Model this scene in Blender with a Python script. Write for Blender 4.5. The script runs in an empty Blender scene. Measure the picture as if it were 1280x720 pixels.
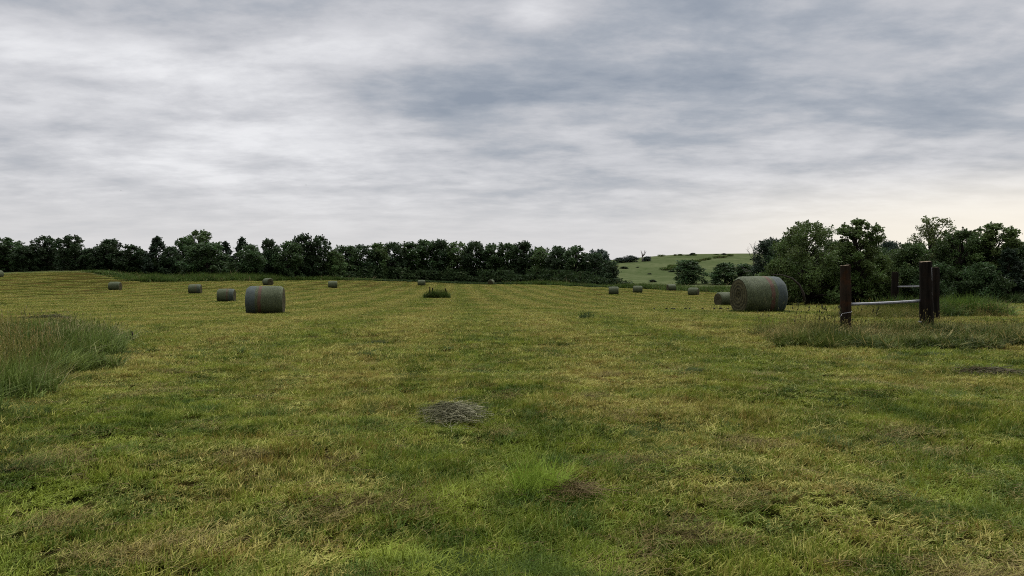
import bpy, math, random
import numpy as np
from mathutils import Vector, Euler

rng = np.random.default_rng(7)
random.seed(7)
scene = bpy.context.scene
COL = scene.collection
R = math.radians

# ------------------------------------------------------------------ camera
CAMZ, F, CX, CY, HOR = 1.6, 1000.0, 640.0, 360.0, 338.0
PITCH = math.atan((CY - HOR) / F)

def ray(px, py):
    """direction (x, y=1, z) of a photo pixel (1280x720), camera tilted down by PITCH"""
    u, v = (px - CX) / F, (CY - py) / F
    y = math.cos(PITCH) + v * math.sin(PITCH)
    z = -math.sin(PITCH) + v * math.cos(PITCH)
    return u / y, z / y

def xyz(px, py, d):
    a, b = ray(px, py)
    return (a * d, d, CAMZ + b * d)

cam_d = bpy.data.cameras.new('camera')
cam = bpy.data.objects.new('camera', cam_d)
COL.objects.link(cam)
cam.location = (0, 0, CAMZ)
cam.rotation_euler = (math.pi / 2 - PITCH, 0, 0)
cam_d.sensor_width = 36.0
cam_d.lens = F / 1280 * 36.0
cam_d.clip_start, cam_d.clip_end = 0.1, 20000
scene.camera = cam

# ------------------------------------------------------------------ terrain
CTRL = []
for px, py, d in [
    # bales and other things whose size tells their distance
    (948, 391, 32.6), (332, 393, 40), (283, 377, 83), (244, 367, 115), (144, 363, 125), (335, 356.5, 150),
    (416, 360, 150), (527, 357, 188), (614, 355, 214), (767, 368, 136), (797, 366, 150), (839, 363, 165),
    (867, 369.5, 136), (903, 382, 79), (545, 373, 91), (1057, 418, 20), (1157, 414, 20.7),
    # far edge of the mown field
    (0, 343, 165), (40, 340.5, 172), (80, 339.5, 172), (115, 340, 170), (140, 347, 168), (165, 351.5, 165), (210, 352.5, 166), (260, 351.5, 168),
    (335, 351, 185), (420, 350, 195), (527, 352.5, 215), (660, 355.5, 205), (720, 358, 190), (800, 361, 180),
    (900, 365, 150), (960, 371, 110), (1000, 377, 88), (1100, 378.5, 76), (1280, 380, 70), (1450, 381, 66),
    # beyond the field
    (820, 360, 250), (900, 358, 250), (740, 357, 250), (800, 350, 310), (860, 351, 290), (940, 350, 290),
    (800, 343, 370), (870, 340, 390), (940, 338, 390), (790, 331, 460), (850, 329, 470), (930, 327, 470),
    (780, 325.5, 560), (830, 320.5, 560), (880, 319, 565), (940, 318, 570), (1050, 318, 580), (1200, 322, 580),
    (700, 329, 560), (600, 334, 560), (300, 338, 500), (0, 336, 400)]:
    CTRL.append(xyz(px, py, d))
for x, y in [(0, 0), (-6, 4), (6, 4), (0, 9), (-6, 10), (7, 10), (0, 18), (-12, 18), (12, 18), (0, 26), (-25, 25),
             (25, 25), (-20, -20), (20, -20), (0, -60), (-60, 0), (60, 0)]:
    CTRL.append((x, y, 0.0))
for x, y, z in [(-800, 800, 0), (0, 900, 4), (500, 900, 8), (-3000, 3000, -5), (3000, 3000, -5), (0, 3500, -8),
                (-3000, 0, -2), (3000, 0, -2), (-400, 300, 1), (500, 200, -1), (-150, 90, -0.5), (300, 400, 3)]:
    CTRL.append((x, y, z))
CTRL = np.array(CTRL, float)

def warp(P):
    """compress far distances so that the spline behaves near and far"""
    r = np.hypot(P[:, 0], P[:, 1])
    k = np.arcsinh(r / 30.0) * 30.0 / np.maximum(r, 1e-6)
    return P[:, :2] * k[:, None]

def tps(r2):
    return np.where(r2 > 1e-12, 0.5 * r2 * np.log(np.maximum(r2, 1e-12)), 0.0)

_W = warp(CTRL)
_n = len(_W)
_D2 = ((_W[:, None] - _W[None]) ** 2).sum(-1)
_A = np.zeros((_n + 3, _n + 3))
_A[:_n, :_n] = tps(_D2) + np.eye(_n) * 0.4
_A[:_n, _n] = 1; _A[:_n, _n + 1:] = _W
_A[_n, :_n] = 1; _A[_n + 1:, :_n] = _W.T
_b = np.zeros(_n + 3); _b[:_n] = CTRL[:, 2]
_S = np.linalg.solve(_A, _b)

_perm = np.random.default_rng(3).random((256, 256))
def vnoise(x, y):
    """smooth value noise 0..1, numpy"""
    x = np.asarray(x, float); y = np.asarray(y, float)
    xi, yi = np.floor(x).astype(int), np.floor(y).astype(int)
    fx, fy = x - xi, y - yi
    fx, fy = fx * fx * (3 - 2 * fx), fy * fy * (3 - 2 * fy)
    g = lambda i, j: _perm[i & 255, j & 255]
    return (g(xi, yi) * (1 - fx) + g(xi + 1, yi) * fx) * (1 - fy) + (g(xi, yi + 1) * (1 - fx) + g(xi + 1, yi + 1) * fx) * fy

def Hn(x, y):
    x = np.atleast_1d(np.asarray(x, float)); y = np.atleast_1d(np.asarray(y, float))
    out = np.empty(len(x))
    for s in range(0, len(x), 20000):
        P = np.stack([x[s:s + 20000], y[s:s + 20000]], 1)
        W = warp(P)
        d2 = ((W[:, None] - _W[None]) ** 2).sum(-1)
        out[s:s + 20000] = tps(d2) @ _S[:_n] + _S[_n] + W @ _S[_n + 1:]
    r = np.hypot(x, y)
    near = np.clip(1 - r / 60, 0, 1)
    lump = np.clip((22 - r) / 9, 0, 1)
    out += near * (vnoise(x * 0.4 + 40, y * 0.4 + 9) - 0.5) * 0.09 + lump * ((vnoise(x * 1.25 + 4, y * 1.25) - 0.5) * 0.075 + (vnoise(x * 2.7, y * 2.7 + 8) - 0.5) * 0.034)
    out += (vnoise(x * 0.12, y * 0.12) - 0.5) * 0.10 * np.clip(r / 40, 0, 1)
    return out

def H(x, y):
    return float(Hn([x], [y])[0])

EDGE_PX = np.array([-400, 0, 40, 80, 115, 140, 165, 210, 260, 335, 420, 527, 660, 720, 800, 900, 960, 1000, 1100, 1280, 1700], float)
EDGE_D = np.array([150, 165, 172, 172, 170, 168, 165, 166, 168, 185, 195, 215, 205, 190, 180, 150, 110, 88, 76, 70, 60], float)

def edge_d(x, y):
    """distance of the mown field's far edge on the bearing of x, y"""
    az = np.clip(np.asarray(x) / np.maximum(np.asarray(y), 1.0), -1.2, 1.2)
    return np.interp(az * F + CX, EDGE_PX, EDGE_D)

# ------------------------------------------------------------------ object helpers
def link(o, parent=None):
    COL.objects.link(o)
    if parent is not None:
        o.parent = parent
    return o

def tag(o, label=None, cat=None, group=None, kind=None):
    if label: o['label'] = label
    if cat: o['category'] = cat
    if group: o['group'] = group
    if kind: o['kind'] = kind
    return o

def empty(name, loc, rz=0.0):
    o = bpy.data.objects.new(name, None)
    o.location = loc; o.rotation_euler = (0, 0, rz)
    o.empty_display_size = 0.3
    return link(o)

class MB:
    """collects verts and faces (numpy), one face attribute 'tint'"""
    def __init__(self):
        self.V, self.L, self.S, self.T, self.n = [], [], [], [], 0
    def add(self, V, faces_idx, sizes, tint):
        V = np.asarray(V, float).reshape(-1, 3)
        self.V.append(V)
        self.L.append(np.asarray(faces_idx, int).ravel() + self.n)
        self.S.append(np.asarray(sizes, int).ravel())
        self.T.append(np.broadcast_to(np.asarray(tint, float), (len(self.S[-1]),)).copy())
        self.n += len(V)
    def tube(self, pts, rad, seg=7, tint=0.5, cap=True, jitter=0.0):
        pts = np.asarray(pts, float); m = len(pts)
        rad = np.broadcast_to(np.asarray(rad, float), (m,))
        tan = np.gradient(pts, axis=0)
        tan /= np.maximum(np.linalg.norm(tan, axis=1, keepdims=True), 1e-9)
        ref = np.array([0.0, 0, 1]) if abs(tan[0][2]) < 0.9 else np.array([1.0, 0, 0])
        a = np.cross(tan, ref); a /= np.maximum(np.linalg.norm(a, axis=1, keepdims=True), 1e-9)
        b = np.cross(tan, a)
        th = np.arange(seg) / seg * 2 * math.pi
        rr = rad[:, None] * (1 + (rng.random((m, seg)) - 0.5) * jitter)
        V = pts[:, None] + rr[..., None] * (np.cos(th)[None, :, None] * a[:, None] + np.sin(th)[None, :, None] * b[:, None])
        idx = np.arange(m * seg).reshape(m, seg)
        q = np.stack([idx[:-1], np.roll(idx[:-1], -1, 1), np.roll(idx[1:], -1, 1), idx[1:]], -1).reshape(-1, 4)
        L = list(q.ravel()); S = [4] * len(q)
        if cap:
            L += list(idx[0][::-1]) + list(idx[-1]); S += [seg, seg]
        self.add(V, L, S, tint)
    def mesh(self, name, mat, smooth=False):
        me = bpy.data.meshes.new(name)
        V = np.concatenate(self.V); L = np.concatenate(self.L); S = np.concatenate(self.S); T = np.concatenate(self.T)
        me.vertices.add(len(V)); me.vertices.foreach_set('co', V.ravel().astype(np.float32))
        me.loops.add(len(L)); me.loops.foreach_set('vertex_index', L.astype(np.int32))
        me.polygons.add(len(S))
        st = np.concatenate([[0], np.cumsum(S)[:-1]])
        me.polygons.foreach_set('loop_start', st.astype(np.int32))
        if smooth:
            me.polygons.foreach_set('use_smooth', np.ones(len(S), bool))
        me.update(calc_edges=True)
        at = me.attributes.new('tint', 'FLOAT', 'FACE')
        at.data.foreach_set('value', T.astype(np.float32))
        me.materials.append(mat)
        return me
    def build(self, name, mat, parent=None, smooth=False):
        return link(bpy.data.objects.new(name, self.mesh(name, mat, smooth)), parent)

# ------------------------------------------------------------------ node helpers
class N:
    """tiny expression wrapper over shader math nodes"""
    def __init__(self, nt, s): self.nt, self.s = nt, s
    def _m(self, op, *a, clamp=False):
        n = self.nt.nodes.new('ShaderNodeMath'); n.operation = op; n.use_clamp = clamp
        for i, v in enumerate((self,) + a):
            if isinstance(v, N): self.nt.links.new(v.s, n.inputs[i])
            else: n.inputs[i].default_value = v
        return N(self.nt, n.outputs[0])
    def __add__(self, o): return self._m('ADD', o)
    def __sub__(self, o): return self._m('SUBTRACT', o)
    def __mul__(self, o): return self._m('MULTIPLY', o)
    def __truediv__(self, o): return self._m('DIVIDE', o)
    __radd__ = __add__; __rmul__ = __mul__
    def max(self, o): return self._m('MAXIMUM', o)
    def pow(self, o): return self._m('POWER', o)
    def clamp(self): return self._m('ADD', 0.0, clamp=True)
    def exp(self):
        n = self.nt.nodes.new('ShaderNodeMath'); n.operation = 'EXPONENT'
        self.nt.links.new(self.s, n.inputs[0]); return N(self.nt, n.outputs[0])
    def smooth(self, a, b):
        n = self.nt.nodes.new('ShaderNodeMapRange'); n.interpolation_type = 'SMOOTHSTEP'
        self.nt.links.new(self.s, n.inputs[0]); n.inputs[1].default_value = a; n.inputs[2].default_value = b
        return N(self.nt, n.outputs[0])

def noise(nt, vec, scale, detail=3.0, rough=0.55, dist=0.0, vscale=None, off=None):
    if vscale or off:
        m = nt.nodes.new('ShaderNodeMapping')
        if vscale: m.inputs['Scale'].default_value = vscale
        if off: m.inputs['Location'].default_value = off
        nt.links.new(vec, m.inputs[0]); vec = m.outputs[0]
    n = nt.nodes.new('ShaderNodeTexNoise')
    n.inputs['Scale'].default_value = scale; n.inputs['Detail'].default_value = detail
    n.inputs['Roughness'].default_value = rough; n.inputs['Distortion'].default_value = dist
    nt.links.new(vec, n.inputs['Vector'])
    return N(nt, n.outputs[0])

def mixc(nt, fac, a, b, blend='MIX'):
    n = nt.nodes.new('ShaderNodeMix'); n.data_type = 'RGBA'; n.blend_type = blend
    for sock, v in ((n.inputs[0], fac), (n.inputs[6], a), (n.inputs[7], b)):
        if isinstance(v, N): nt.links.new(v.s, sock)
        elif isinstance(v, (int, float)): sock.default_value = v
        elif isinstance(v, tuple): sock.default_value = (*v, 1)
        else: nt.links.new(v, sock)
    return n.outputs[2]

def new_mat(name):
    m = bpy.data.materials.new(name); m.use_nodes = True
    nt = m.node_tree
    for n in list(nt.nodes): nt.nodes.remove(n)
    out = nt.nodes.new('ShaderNodeOutputMaterial')
    return m, nt, out

def bsdf(nt, out, col, rough=0.8, spec=0.2, transl=0.0, bump=None, bump_d=0.02):
    p = nt.nodes.new('ShaderNodeBsdfPrincipled')
    if isinstance(col, tuple): p.inputs['Base Color'].default_value = (*col, 1)
    else: nt.links.new(col, p.inputs['Base Color'])
    p.inputs['Roughness'].default_value = rough
    p.inputs['Specular IOR Level'].default_value = spec
    if bump is not None:
        b = nt.nodes.new('ShaderNodeBump'); b.inputs['Distance'].default_value = bump_d
        nt.links.new(bump.s, b.inputs['Height']); nt.links.new(b.outputs[0], p.inputs['Normal'])
    s = p.outputs[0]
    if transl > 0:
        t = nt.nodes.new('ShaderNodeBsdfTranslucent')
        if isinstance(col, tuple): t.inputs[0].default_value = (*col, 1)
        else: nt.links.new(col, t.inputs[0])
        mx = nt.nodes.new('ShaderNodeMixShader'); mx.inputs[0].default_value = transl
        nt.links.new(s, mx.inputs[1]); nt.links.new(t.outputs[0], mx.inputs[2]); s = mx.outputs[0]
    nt.links.new(s, out.inputs['Surface'])
    return p

def attr(nt, name):
    n = nt.nodes.new('ShaderNodeAttribute'); n.attribute_name = name
    return N(nt, n.outputs['Fac'])

def geo_pos(nt):
    return nt.nodes.new('ShaderNodeNewGeometry').outputs['Position']

def obj_co(nt):
    return nt.nodes.new('ShaderNodeTexCoord').outputs['Object']

# ------------------------------------------------------------------ materials
def field_fac(nt, P):
    """how dry the mown grass is at world position P (0 green .. 1 straw)"""
    a = noise(nt, P, 0.10, 3, 0.5, 0.3, vscale=(0.7, 1.3, 0))
    b = noise(nt, P, 0.8, 4, 0.6, 0.4, vscale=(1, 1, 0), off=(13, 5, 0))
    c = noise(nt, P, 3.5, 2, 0.6, 0.0, vscale=(1, 1, 0), off=(3, 25, 0))
    sx = nt.nodes.new('ShaderNodeSeparateXYZ'); nt.links.new(P, sx.inputs[0])
    u = N(nt, sx.outputs[0]) + N(nt, sx.outputs[1]) * 0.07 + a * 5.0
    st = (u * 1.5)._m('SINE') * 0.15 + (noise(nt, P, 1.0, 4, 0.6, 0.0, vscale=(0.10, 0.8, 0), off=(5, 5, 0)) - 0.5) * 0.75
    return a * 0.65 + b * 0.90 + c * 0.70 + st + N(nt, sx.outputs[1]).smooth(3.0, 20.0) * 0.15 - 0.845  # drier with distance; the greener near end also paints in a darker foreground

def mat_mown():
    m, nt, out = new_mat('mown_grass')
    P = geo_pos(nt)
    f = field_fac(nt, P) + (attr(nt, 'tint') - 0.5) * 0.75
    g = mixc(nt, noise(nt, P, 1.7, 3, 0.6, off=(50, 0, 0)).smooth(0.35, 0.68), (0.050, 0.088, 0.008), (0.190, 0.236, 0.026))
    s = mixc(nt, noise(nt, P, 2.6, 3, 0.6, off=(0, 70, 0)).smooth(0.35, 0.7), (0.42, 0.385, 0.105), (0.205, 0.138, 0.032))
    c = mixc(nt, f.smooth(0.10, 0.90), g, s)
    bsdf(nt, out, c, 0.6, 0.10, 0.22)
    return m

def mat_blades(name, g1, g2, straw, bias, scale=1.2):
    m, nt, out = new_mat(name)
    P = geo_pos(nt)
    n1 = noise(nt, P, scale, 3, 0.6)
    f = (attr(nt, 'tint') + (noise(nt, P, 0.45, 2, 0.5, off=(9, 9, 0)) - 0.5) * 1.3 + bias).smooth(0.55, 0.95)
    c = mixc(nt, f, mixc(nt, n1.smooth(0.3, 0.7), g1, g2), straw)
    bsdf(nt, out, c, 0.6, 0.06, 0.25)
    return m

def mat_ground():
    m, nt, out = new_mat('field_ground')
    P = geo_pos(nt)
    fld = attr(nt, 'field')
    f = field_fac(nt, P)
    soil = mixc(nt, f.smooth(0.1, 0.9), (0.026, 0.029, 0.006), (0.060, 0.042, 0.013))
    n2 = noise(nt, P, 0.02, 4, 0.6, 0.5)
    n3 = noise(nt, P, 0.25, 5, 0.65)
    past = mixc(nt, n2.smooth(0.35, 0.65), (0.055, 0.070, 0.029), (0.081, 0.094, 0.043))
    past = mixc(nt, n3.smooth(0.45, 0.75), past, (0.028, 0.047, 0.013))
    dry = noise(nt, P, 0.012, 3, 0.5, 0.2, off=(31, 7, 0)).smooth(0.55, 0.72)
    past = mixc(nt, dry * 0.5, past, (0.115, 0.110, 0.042))
    c = mixc(nt, fld, past, soil)
    bsdf(nt, out, c, 1.0, 0.0, 0.0, bump=noise(nt, P, 9.0, 4, 0.6), bump_d=0.03)
    return m

def mat_leaf(name, trl=0.3):
    """foliage: the object's own colour, varied per leaf and per clump"""
    m, nt, out = new_mat(name)
    oi = nt.nodes.new('ShaderNodeObjectInfo')
    P = geo_pos(nt)
    n = noise(nt, P, 0.8, 2, 0.5)
    v = attr(nt, 'tint')
    br = n * 0.8 + v * 0.9 + 0.15
    hs = nt.nodes.new('ShaderNodeHueSaturation')
    nt.links.new(oi.outputs['Color'], hs.inputs['Color'])
    nt.links.new(br.s, hs.inputs['Value'])
    hue = (v - 0.5) * 0.05 + 0.5
    nt.links.new(hue.s, hs.inputs['Hue'])
    bsdf(nt, out, hs.outputs[0], 0.6, 0.2, trl)
    return m

def mat_bark():
    m, nt, out = new_mat('bark')
    c = mixc(nt, noise(nt, obj_co(nt), 6, 4, 0.6, vscale=(1, 1, 0.2)), (0.016, 0.013, 0.010), (0.048, 0.040, 0.032))
    bsdf(nt, out, c, 0.9, 0.1)
    return m

def mat_wood(name, a, b, red):
    m, nt, out = new_mat(name)
    P = obj_co(nt)
    gr = noise(nt, P, 14, 5, 0.65, 0.6, vscale=(1, 1, 0.07))
    pt = noise(nt, P, 2.2, 3, 0.6, 0.2)
    c = mixc(nt, gr.smooth(0.3, 0.72), a, b)
    c = mixc(nt, pt.smooth(0.48, 0.7) * 0.55, c, red)
    bsdf(nt, out, c, 0.95, 0.03, bump=gr, bump_d=0.02)
    return m

def mat_wrap():
    """pale green net wrap over green hay with a red and a blue band near one end"""
    m, nt, out = new_mat('net_wrap')
    P = obj_co(nt)
    sx = nt.nodes.new('ShaderNodeSeparateXYZ'); nt.links.new(P, sx.inputs[0])
    x = N(nt, sx.outputs[0]) + (noise(nt, P, 5, 3, 0.6) - 0.5) * 0.10
    hay = mixc(nt, noise(nt, P, 18, 4, 0.7, 0.3, vscale=(2.4, 0.5, 0.5)).smooth(0.32, 0.7), (0.020, 0.027, 0.011), (0.060, 0.072, 0.028))
    net = noise(nt, P, 34, 3, 0.7, 0.0, vscale=(1.6, 0.35, 0.35), off=(4, 1, 0)).smooth(0.42, 0.68)
    oi = nt.nodes.new('ShaderNodeObjectInfo')
    c = mixc(nt, net * 0.60, hay, (0.165, 0.188, 0.102))
    lay = noise(nt, P, 1.0, 3, 0.6, 0.0, vscale=(13, 0.25, 0.25), off=(2, 2, 2)).smooth(0.35, 0.7)
    c = mixc(nt, lay * 0.45, c, (0.045, 0.056, 0.026))
    patchy = noise(nt, P, 1.6, 3, 0.6, off=(0, 3, 8)).smooth(0.4, 0.7)
    c = mixc(nt, patchy * 0.35, c, (0.055, 0.066, 0.032))
    band = lambda lo, hi: x.smooth(lo, lo + 0.05) * (N(nt, x.s).smooth(hi, hi + 0.05) * -1.0 + 1.0)
    grain = noise(nt, P, 30, 3, 0.7, vscale=(2, 0.4, 0.4)).smooth(0.25, 0.7) * 0.6 + 0.30
    so = nt.nodes.new('ShaderNodeSeparateColor'); nt.links.new(oi.outputs['Color'], so.inputs[0])
    k = N(nt, so.outputs[0])
    c = mixc(nt, band(0.09, 0.24) * grain * k, c, (0.098, 0.032, 0.027))
    c = mixc(nt, band(0.36, 0.95) * grain * k, c, (0.047, 0.062, 0.073))
    bsdf(nt, out, c, 0.75, 0.2, bump=noise(nt, P, 26, 4, 0.7, vscale=(2, 0.6, 0.6)), bump_d=0.03)
    return m

def mat_bale_end():
    m, nt, out = new_mat('hay_end')
    P = obj_co(nt)
    sx = nt.nodes.new('ShaderNodeSeparateXYZ'); nt.links.new(P, sx.inputs[0])
    y, z = N(nt, sx.outputs[1]), N(nt, sx.outputs[2]) - 0.70
    r = (y * y + z * z).pow(0.5)
    th = y._m('ARCTAN2', z)
    ring = noise(nt, P, 9, 4, 0.7, 0.4)
    w = ((r * 46.0 + th + ring * 7.0)._m('SINE') * 0.5 + 0.5) * 0.22 + ring * 0.75
    c = mixc(nt, w.smooth(0.25, 0.8), (0.020, 0.019, 0.009), (0.080, 0.072, 0.034))
    bsdf(nt, out, c, 0.9, 0.1, bump=w, bump_d=0.05)
    return m

def mat_plain(name, col, rough=0.6, metal=0.0, var=0.4, sc=12):
    m, nt, out = new_mat(name)
    n = noise(nt, obj_co(nt), sc, 4, 0.6)
    c = mixc(nt, n.smooth(0.3, 0.7), tuple(v * (1 - var) for v in col), tuple(v * (1 + var * 0.5) for v in col))
    p = bsdf(nt, out, c, rough, 0.3)
    p.inputs['Metallic'].default_value = metal
    return m

M_MOWN = mat_mown()
M_TALL = mat_blades('tall_grass_blades', (0.034, 0.060, 0.009), (0.135, 0.180, 0.036), (0.38, 0.32, 0.16), -0.19)
M_TALL_DRY = mat_blades('dry_tall_grass_blades', (0.055, 0.075, 0.012), (0.15, 0.155, 0.030), (0.38, 0.29, 0.11), -0.14)
M_STRIP = mat_blades('fence_grass_blades', (0.024, 0.043, 0.007), (0.102, 0.130, 0.024), (0.33, 0.27, 0.10), -0.12)
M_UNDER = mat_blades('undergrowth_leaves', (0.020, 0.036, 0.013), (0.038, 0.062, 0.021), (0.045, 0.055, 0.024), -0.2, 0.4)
M_WEED = mat_blades('weed_blades', (0.036, 0.066, 0.012), (0.075, 0.115, 0.022), (0.17, 0.12, 0.06), -0.25, 0.3)
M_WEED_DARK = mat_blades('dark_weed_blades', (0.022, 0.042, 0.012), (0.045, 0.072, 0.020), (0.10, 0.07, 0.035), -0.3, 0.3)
M_BRIGHT = mat_blades('bright_blades', (0.066, 0.118, 0.016), (0.135, 0.200, 0.030), (0.20, 0.20, 0.06), -0.25)
M_TUFT = mat_blades('tuft_blades', (0.14, 0.22, 0.025), (0.26, 0.34, 0.05), (0.36, 0.34, 0.10), -0.2)
M_HAY = mat_blades('cut_hay', (0.045, 0.050, 0.022), (0.13, 0.13, 0.070), (0.43, 0.41, 0.26), 0.05, 8)
M_HAY_BROWN = mat_blades('brown_cut_hay', (0.11, 0.085, 0.035), (0.19, 0.145, 0.06), (0.28, 0.21, 0.10), 0.0, 8)
M_HAY_DARK = mat_blades('dark_cut_hay', (0.05, 0.055, 0.025), (0.09, 0.09, 0.04), (0.14, 0.11, 0.06), 0.0, 8)
M_LUSH = mat_blades('lush_grass_blades', (0.026, 0.047, 0.006), (0.084, 0.120, 0.014), (0.24, 0.24, 0.06), -0.12)
M_THATCH = mat_blades('brown_thatch', (0.045, 0.034, 0.009), (0.115, 0.086, 0.024), (0.27, 0.22, 0.075), 0.0, 3)
M_GROUND = mat_ground()
M_LEAF = mat_leaf('foliage')
M_BARK = mat_bark()
M_DEADBARK = mat_plain('dead_bark', (0.16, 0.14, 0.125), 0.9)
M_POST = mat_wood('weathered_post', (0.010, 0.0075, 0.0055), (0.032, 0.023, 0.016), (0.062, 0.024, 0.009))
M_POST_DARK = mat_wood('dark_post', (0.006, 0.0052, 0.0042), (0.017, 0.014, 0.011), (0.016, 0.010, 0.007))
M_CUT = mat_wood('post_end_grain', (0.10, 0.080, 0.055), (0.20, 0.16, 0.11), (0.12, 0.08, 0.05))
M_PIPE = mat_plain('galvanised_pipe', (0.20, 0.205, 0.215), 0.55, 0.1, 0.35)
M_PIPE_DULL = mat_plain('dull_pipe', (0.10, 0.10, 0.105), 0.6, 0.0, 0.3)
M_WIRE = mat_plain('wire', (0.42, 0.42, 0.42), 0.5, 0.3, 0.2)
M_WRAP = mat_wrap()
M_END = mat_bale_end()
M_CLOD = mat_plain('dark_soil', (0.022, 0.018, 0.012), 1.0)
M_BIRD = mat_plain('dark_feathers', (0.03, 0.03, 0.035), 0.6)

# ------------------------------------------------------------------ ground sheets
def spaced(lim, first, grow, cap):
    v, s = [0.0], first
    while v[-1] < lim:
        v.append(v[-1] + s); s = min(s * grow, cap)
    return np.array(v)

def sheet(name, xs, ys, kind_mat):
    X, Y = np.meshgrid(xs, ys)
    x, y = X.ravel(), Y.ravel()
    z = Hn(x, y) - 0.024 * np.clip((26 - np.hypot(x, y)) / 5, 0, 1)
    me = bpy.data.meshes.new(name)
    nx, ny = len(xs), len(ys)
    i = np.arange(nx * ny).reshape(ny, nx)
    q = np.stack([i[:-1, :-1], i[:-1, 1:], i[1:, 1:], i[1:, :-1]], -1).reshape(-1, 4)
    me.vertices.add(nx * ny); me.vertices.foreach_set('co', np.stack([x, y, z], 1).ravel().astype(np.float32))
    me.loops.add(q.size); me.loops.foreach_set('vertex_index', q.ravel().astype(np.int32))
    me.polygons.add(len(q)); me.polygons.foreach_set('loop_start', (np.arange(len(q)) * 4).astype(np.int32))
    me.polygons.foreach_set('use_smooth', np.ones(len(q), bool))
    me.update(calc_edges=True)
    fld = np.where(y < 5, 1.0, np.clip((edge_d(x, y) - y) / 3.0, 0, 1))
    a = me.attributes.new('field', 'FLOAT', 'POINT'); a.data.foreach_set('value', fld.astype(np.float32))
    me.materials.append(kind_mat)
    o = link(bpy.data.objects.new(name, me))
    return tag(o, kind='structure')

_xs = spaced(3500, 0.17, 1.025, 200)
XS = np.concatenate([-_xs[:0:-1], _xs])
_ys = spaced(240, 0.19, 1.014, 4)
YN = np.concatenate([[-80, -40, -20, -10, -5, -2], _ys[_ys < 238], [240.0]])
YF = np.concatenate([[240.0], 240 + spaced(4500, 5, 1.05, 400)[1:]])
tag(sheet('ground', XS, YN, M_GROUND), 'wide mown hay field of short yellowish green stubble sloping away', 'field')
tag(sheet('hill', XS, YF, M_GROUND), 'low green pasture hill rising behind the far edge of the field', 'hill')

# ------------------------------------------------------------------ blades and scattering
def blades(mb, base, h, w, yaw, lean, curl, tint):
    """many grass blades: base (n,3), height h, width w, leaning lean (0 upright .. 1.4 lying) towards yaw"""
    n = len(base)
    d = np.stack([np.cos(yaw), np.sin(yaw), np.zeros(n)], 1)
    side = np.stack([-np.sin(yaw + 0.7), np.cos(yaw + 0.7), np.zeros(n)], 1)
    up = np.array([0, 0, 1.0])
    def at(t):
        a = lean + curl * t
        return base + (h * t)[:, None] * (np.sin(a)[:, None] * d + np.cos(a)[:, None] * up)
    t0, t1, t2 = np.zeros(n), np.full(n, 0.55), np.ones(n)
    p0, p1, p2 = at(t0), at(t1), at(t2)
    V = np.stack([p0 - side * (w * 0.5)[:, None], p0 + side * (w * 0.5)[:, None],
                  p1 + side * (w * 0.42)[:, None], p1 - side * (w * 0.42)[:, None], p2], 1)
    o = np.arange(n)[:, None] * 5
    L = np.concatenate([o + [0, 1, 2, 3], o + [3, 2, 4]], 1)
    mb.add(V, L.ravel(), np.tile([4, 3], n), np.repeat(tint, 2))

def source(mb, name, mat):
    """a piece of stuff for scattering: its object is in no collection"""
    return bpy.data.objects.new(name, mb.mesh(name, mat))

def patch(n, size, h, w, lean=0.5, curl=0.6, clump=0, spread=0.06, lying=0.12, tint=(0, 1)):
    mb = MB(); r = rng
    if clump:
        c = (r.random((clump, 2)) - 0.5) * size
        ci = r.integers(0, clump, n); xy = c[ci] + r.normal(0, spread, (n, 2))
    else:
        xy = (r.random((n, 2)) - 0.5) * size
    base = np.concatenate([xy, np.full((n, 1), -0.01)], 1)
    hh = r.uniform(h[0], h[1], n); le = np.abs(r.normal(0, lean, n)); cu = r.uniform(0, curl, n)
    tt = r.uniform(tint[0], tint[1], n)
    if clump:
        hh *= r.uniform(0.6, 1.3, clump)[ci]; tt = np.clip(tt + r.uniform(-0.3, 0.3, clump)[ci] * tint[1], 0, 1)
    ly = r.random(n) < lying
    le[ly] = r.uniform(1.15, 1.5, ly.sum()); cu[ly] = r.uniform(-0.3, 0.1, ly.sum()); base[ly, 2] = r.uniform(0.0, h[0], ly.sum())
    hh[ly] *= r.uniform(1.1, 1.9, ly.sum()); tt[ly] = np.minimum(1, tt[ly] * 0.6 + 0.4)
    blades(mb, base, hh, r.uniform(w[0], w[1], n), r.uniform(0, 6.283, n), le, cu, tt)
    return mb

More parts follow.
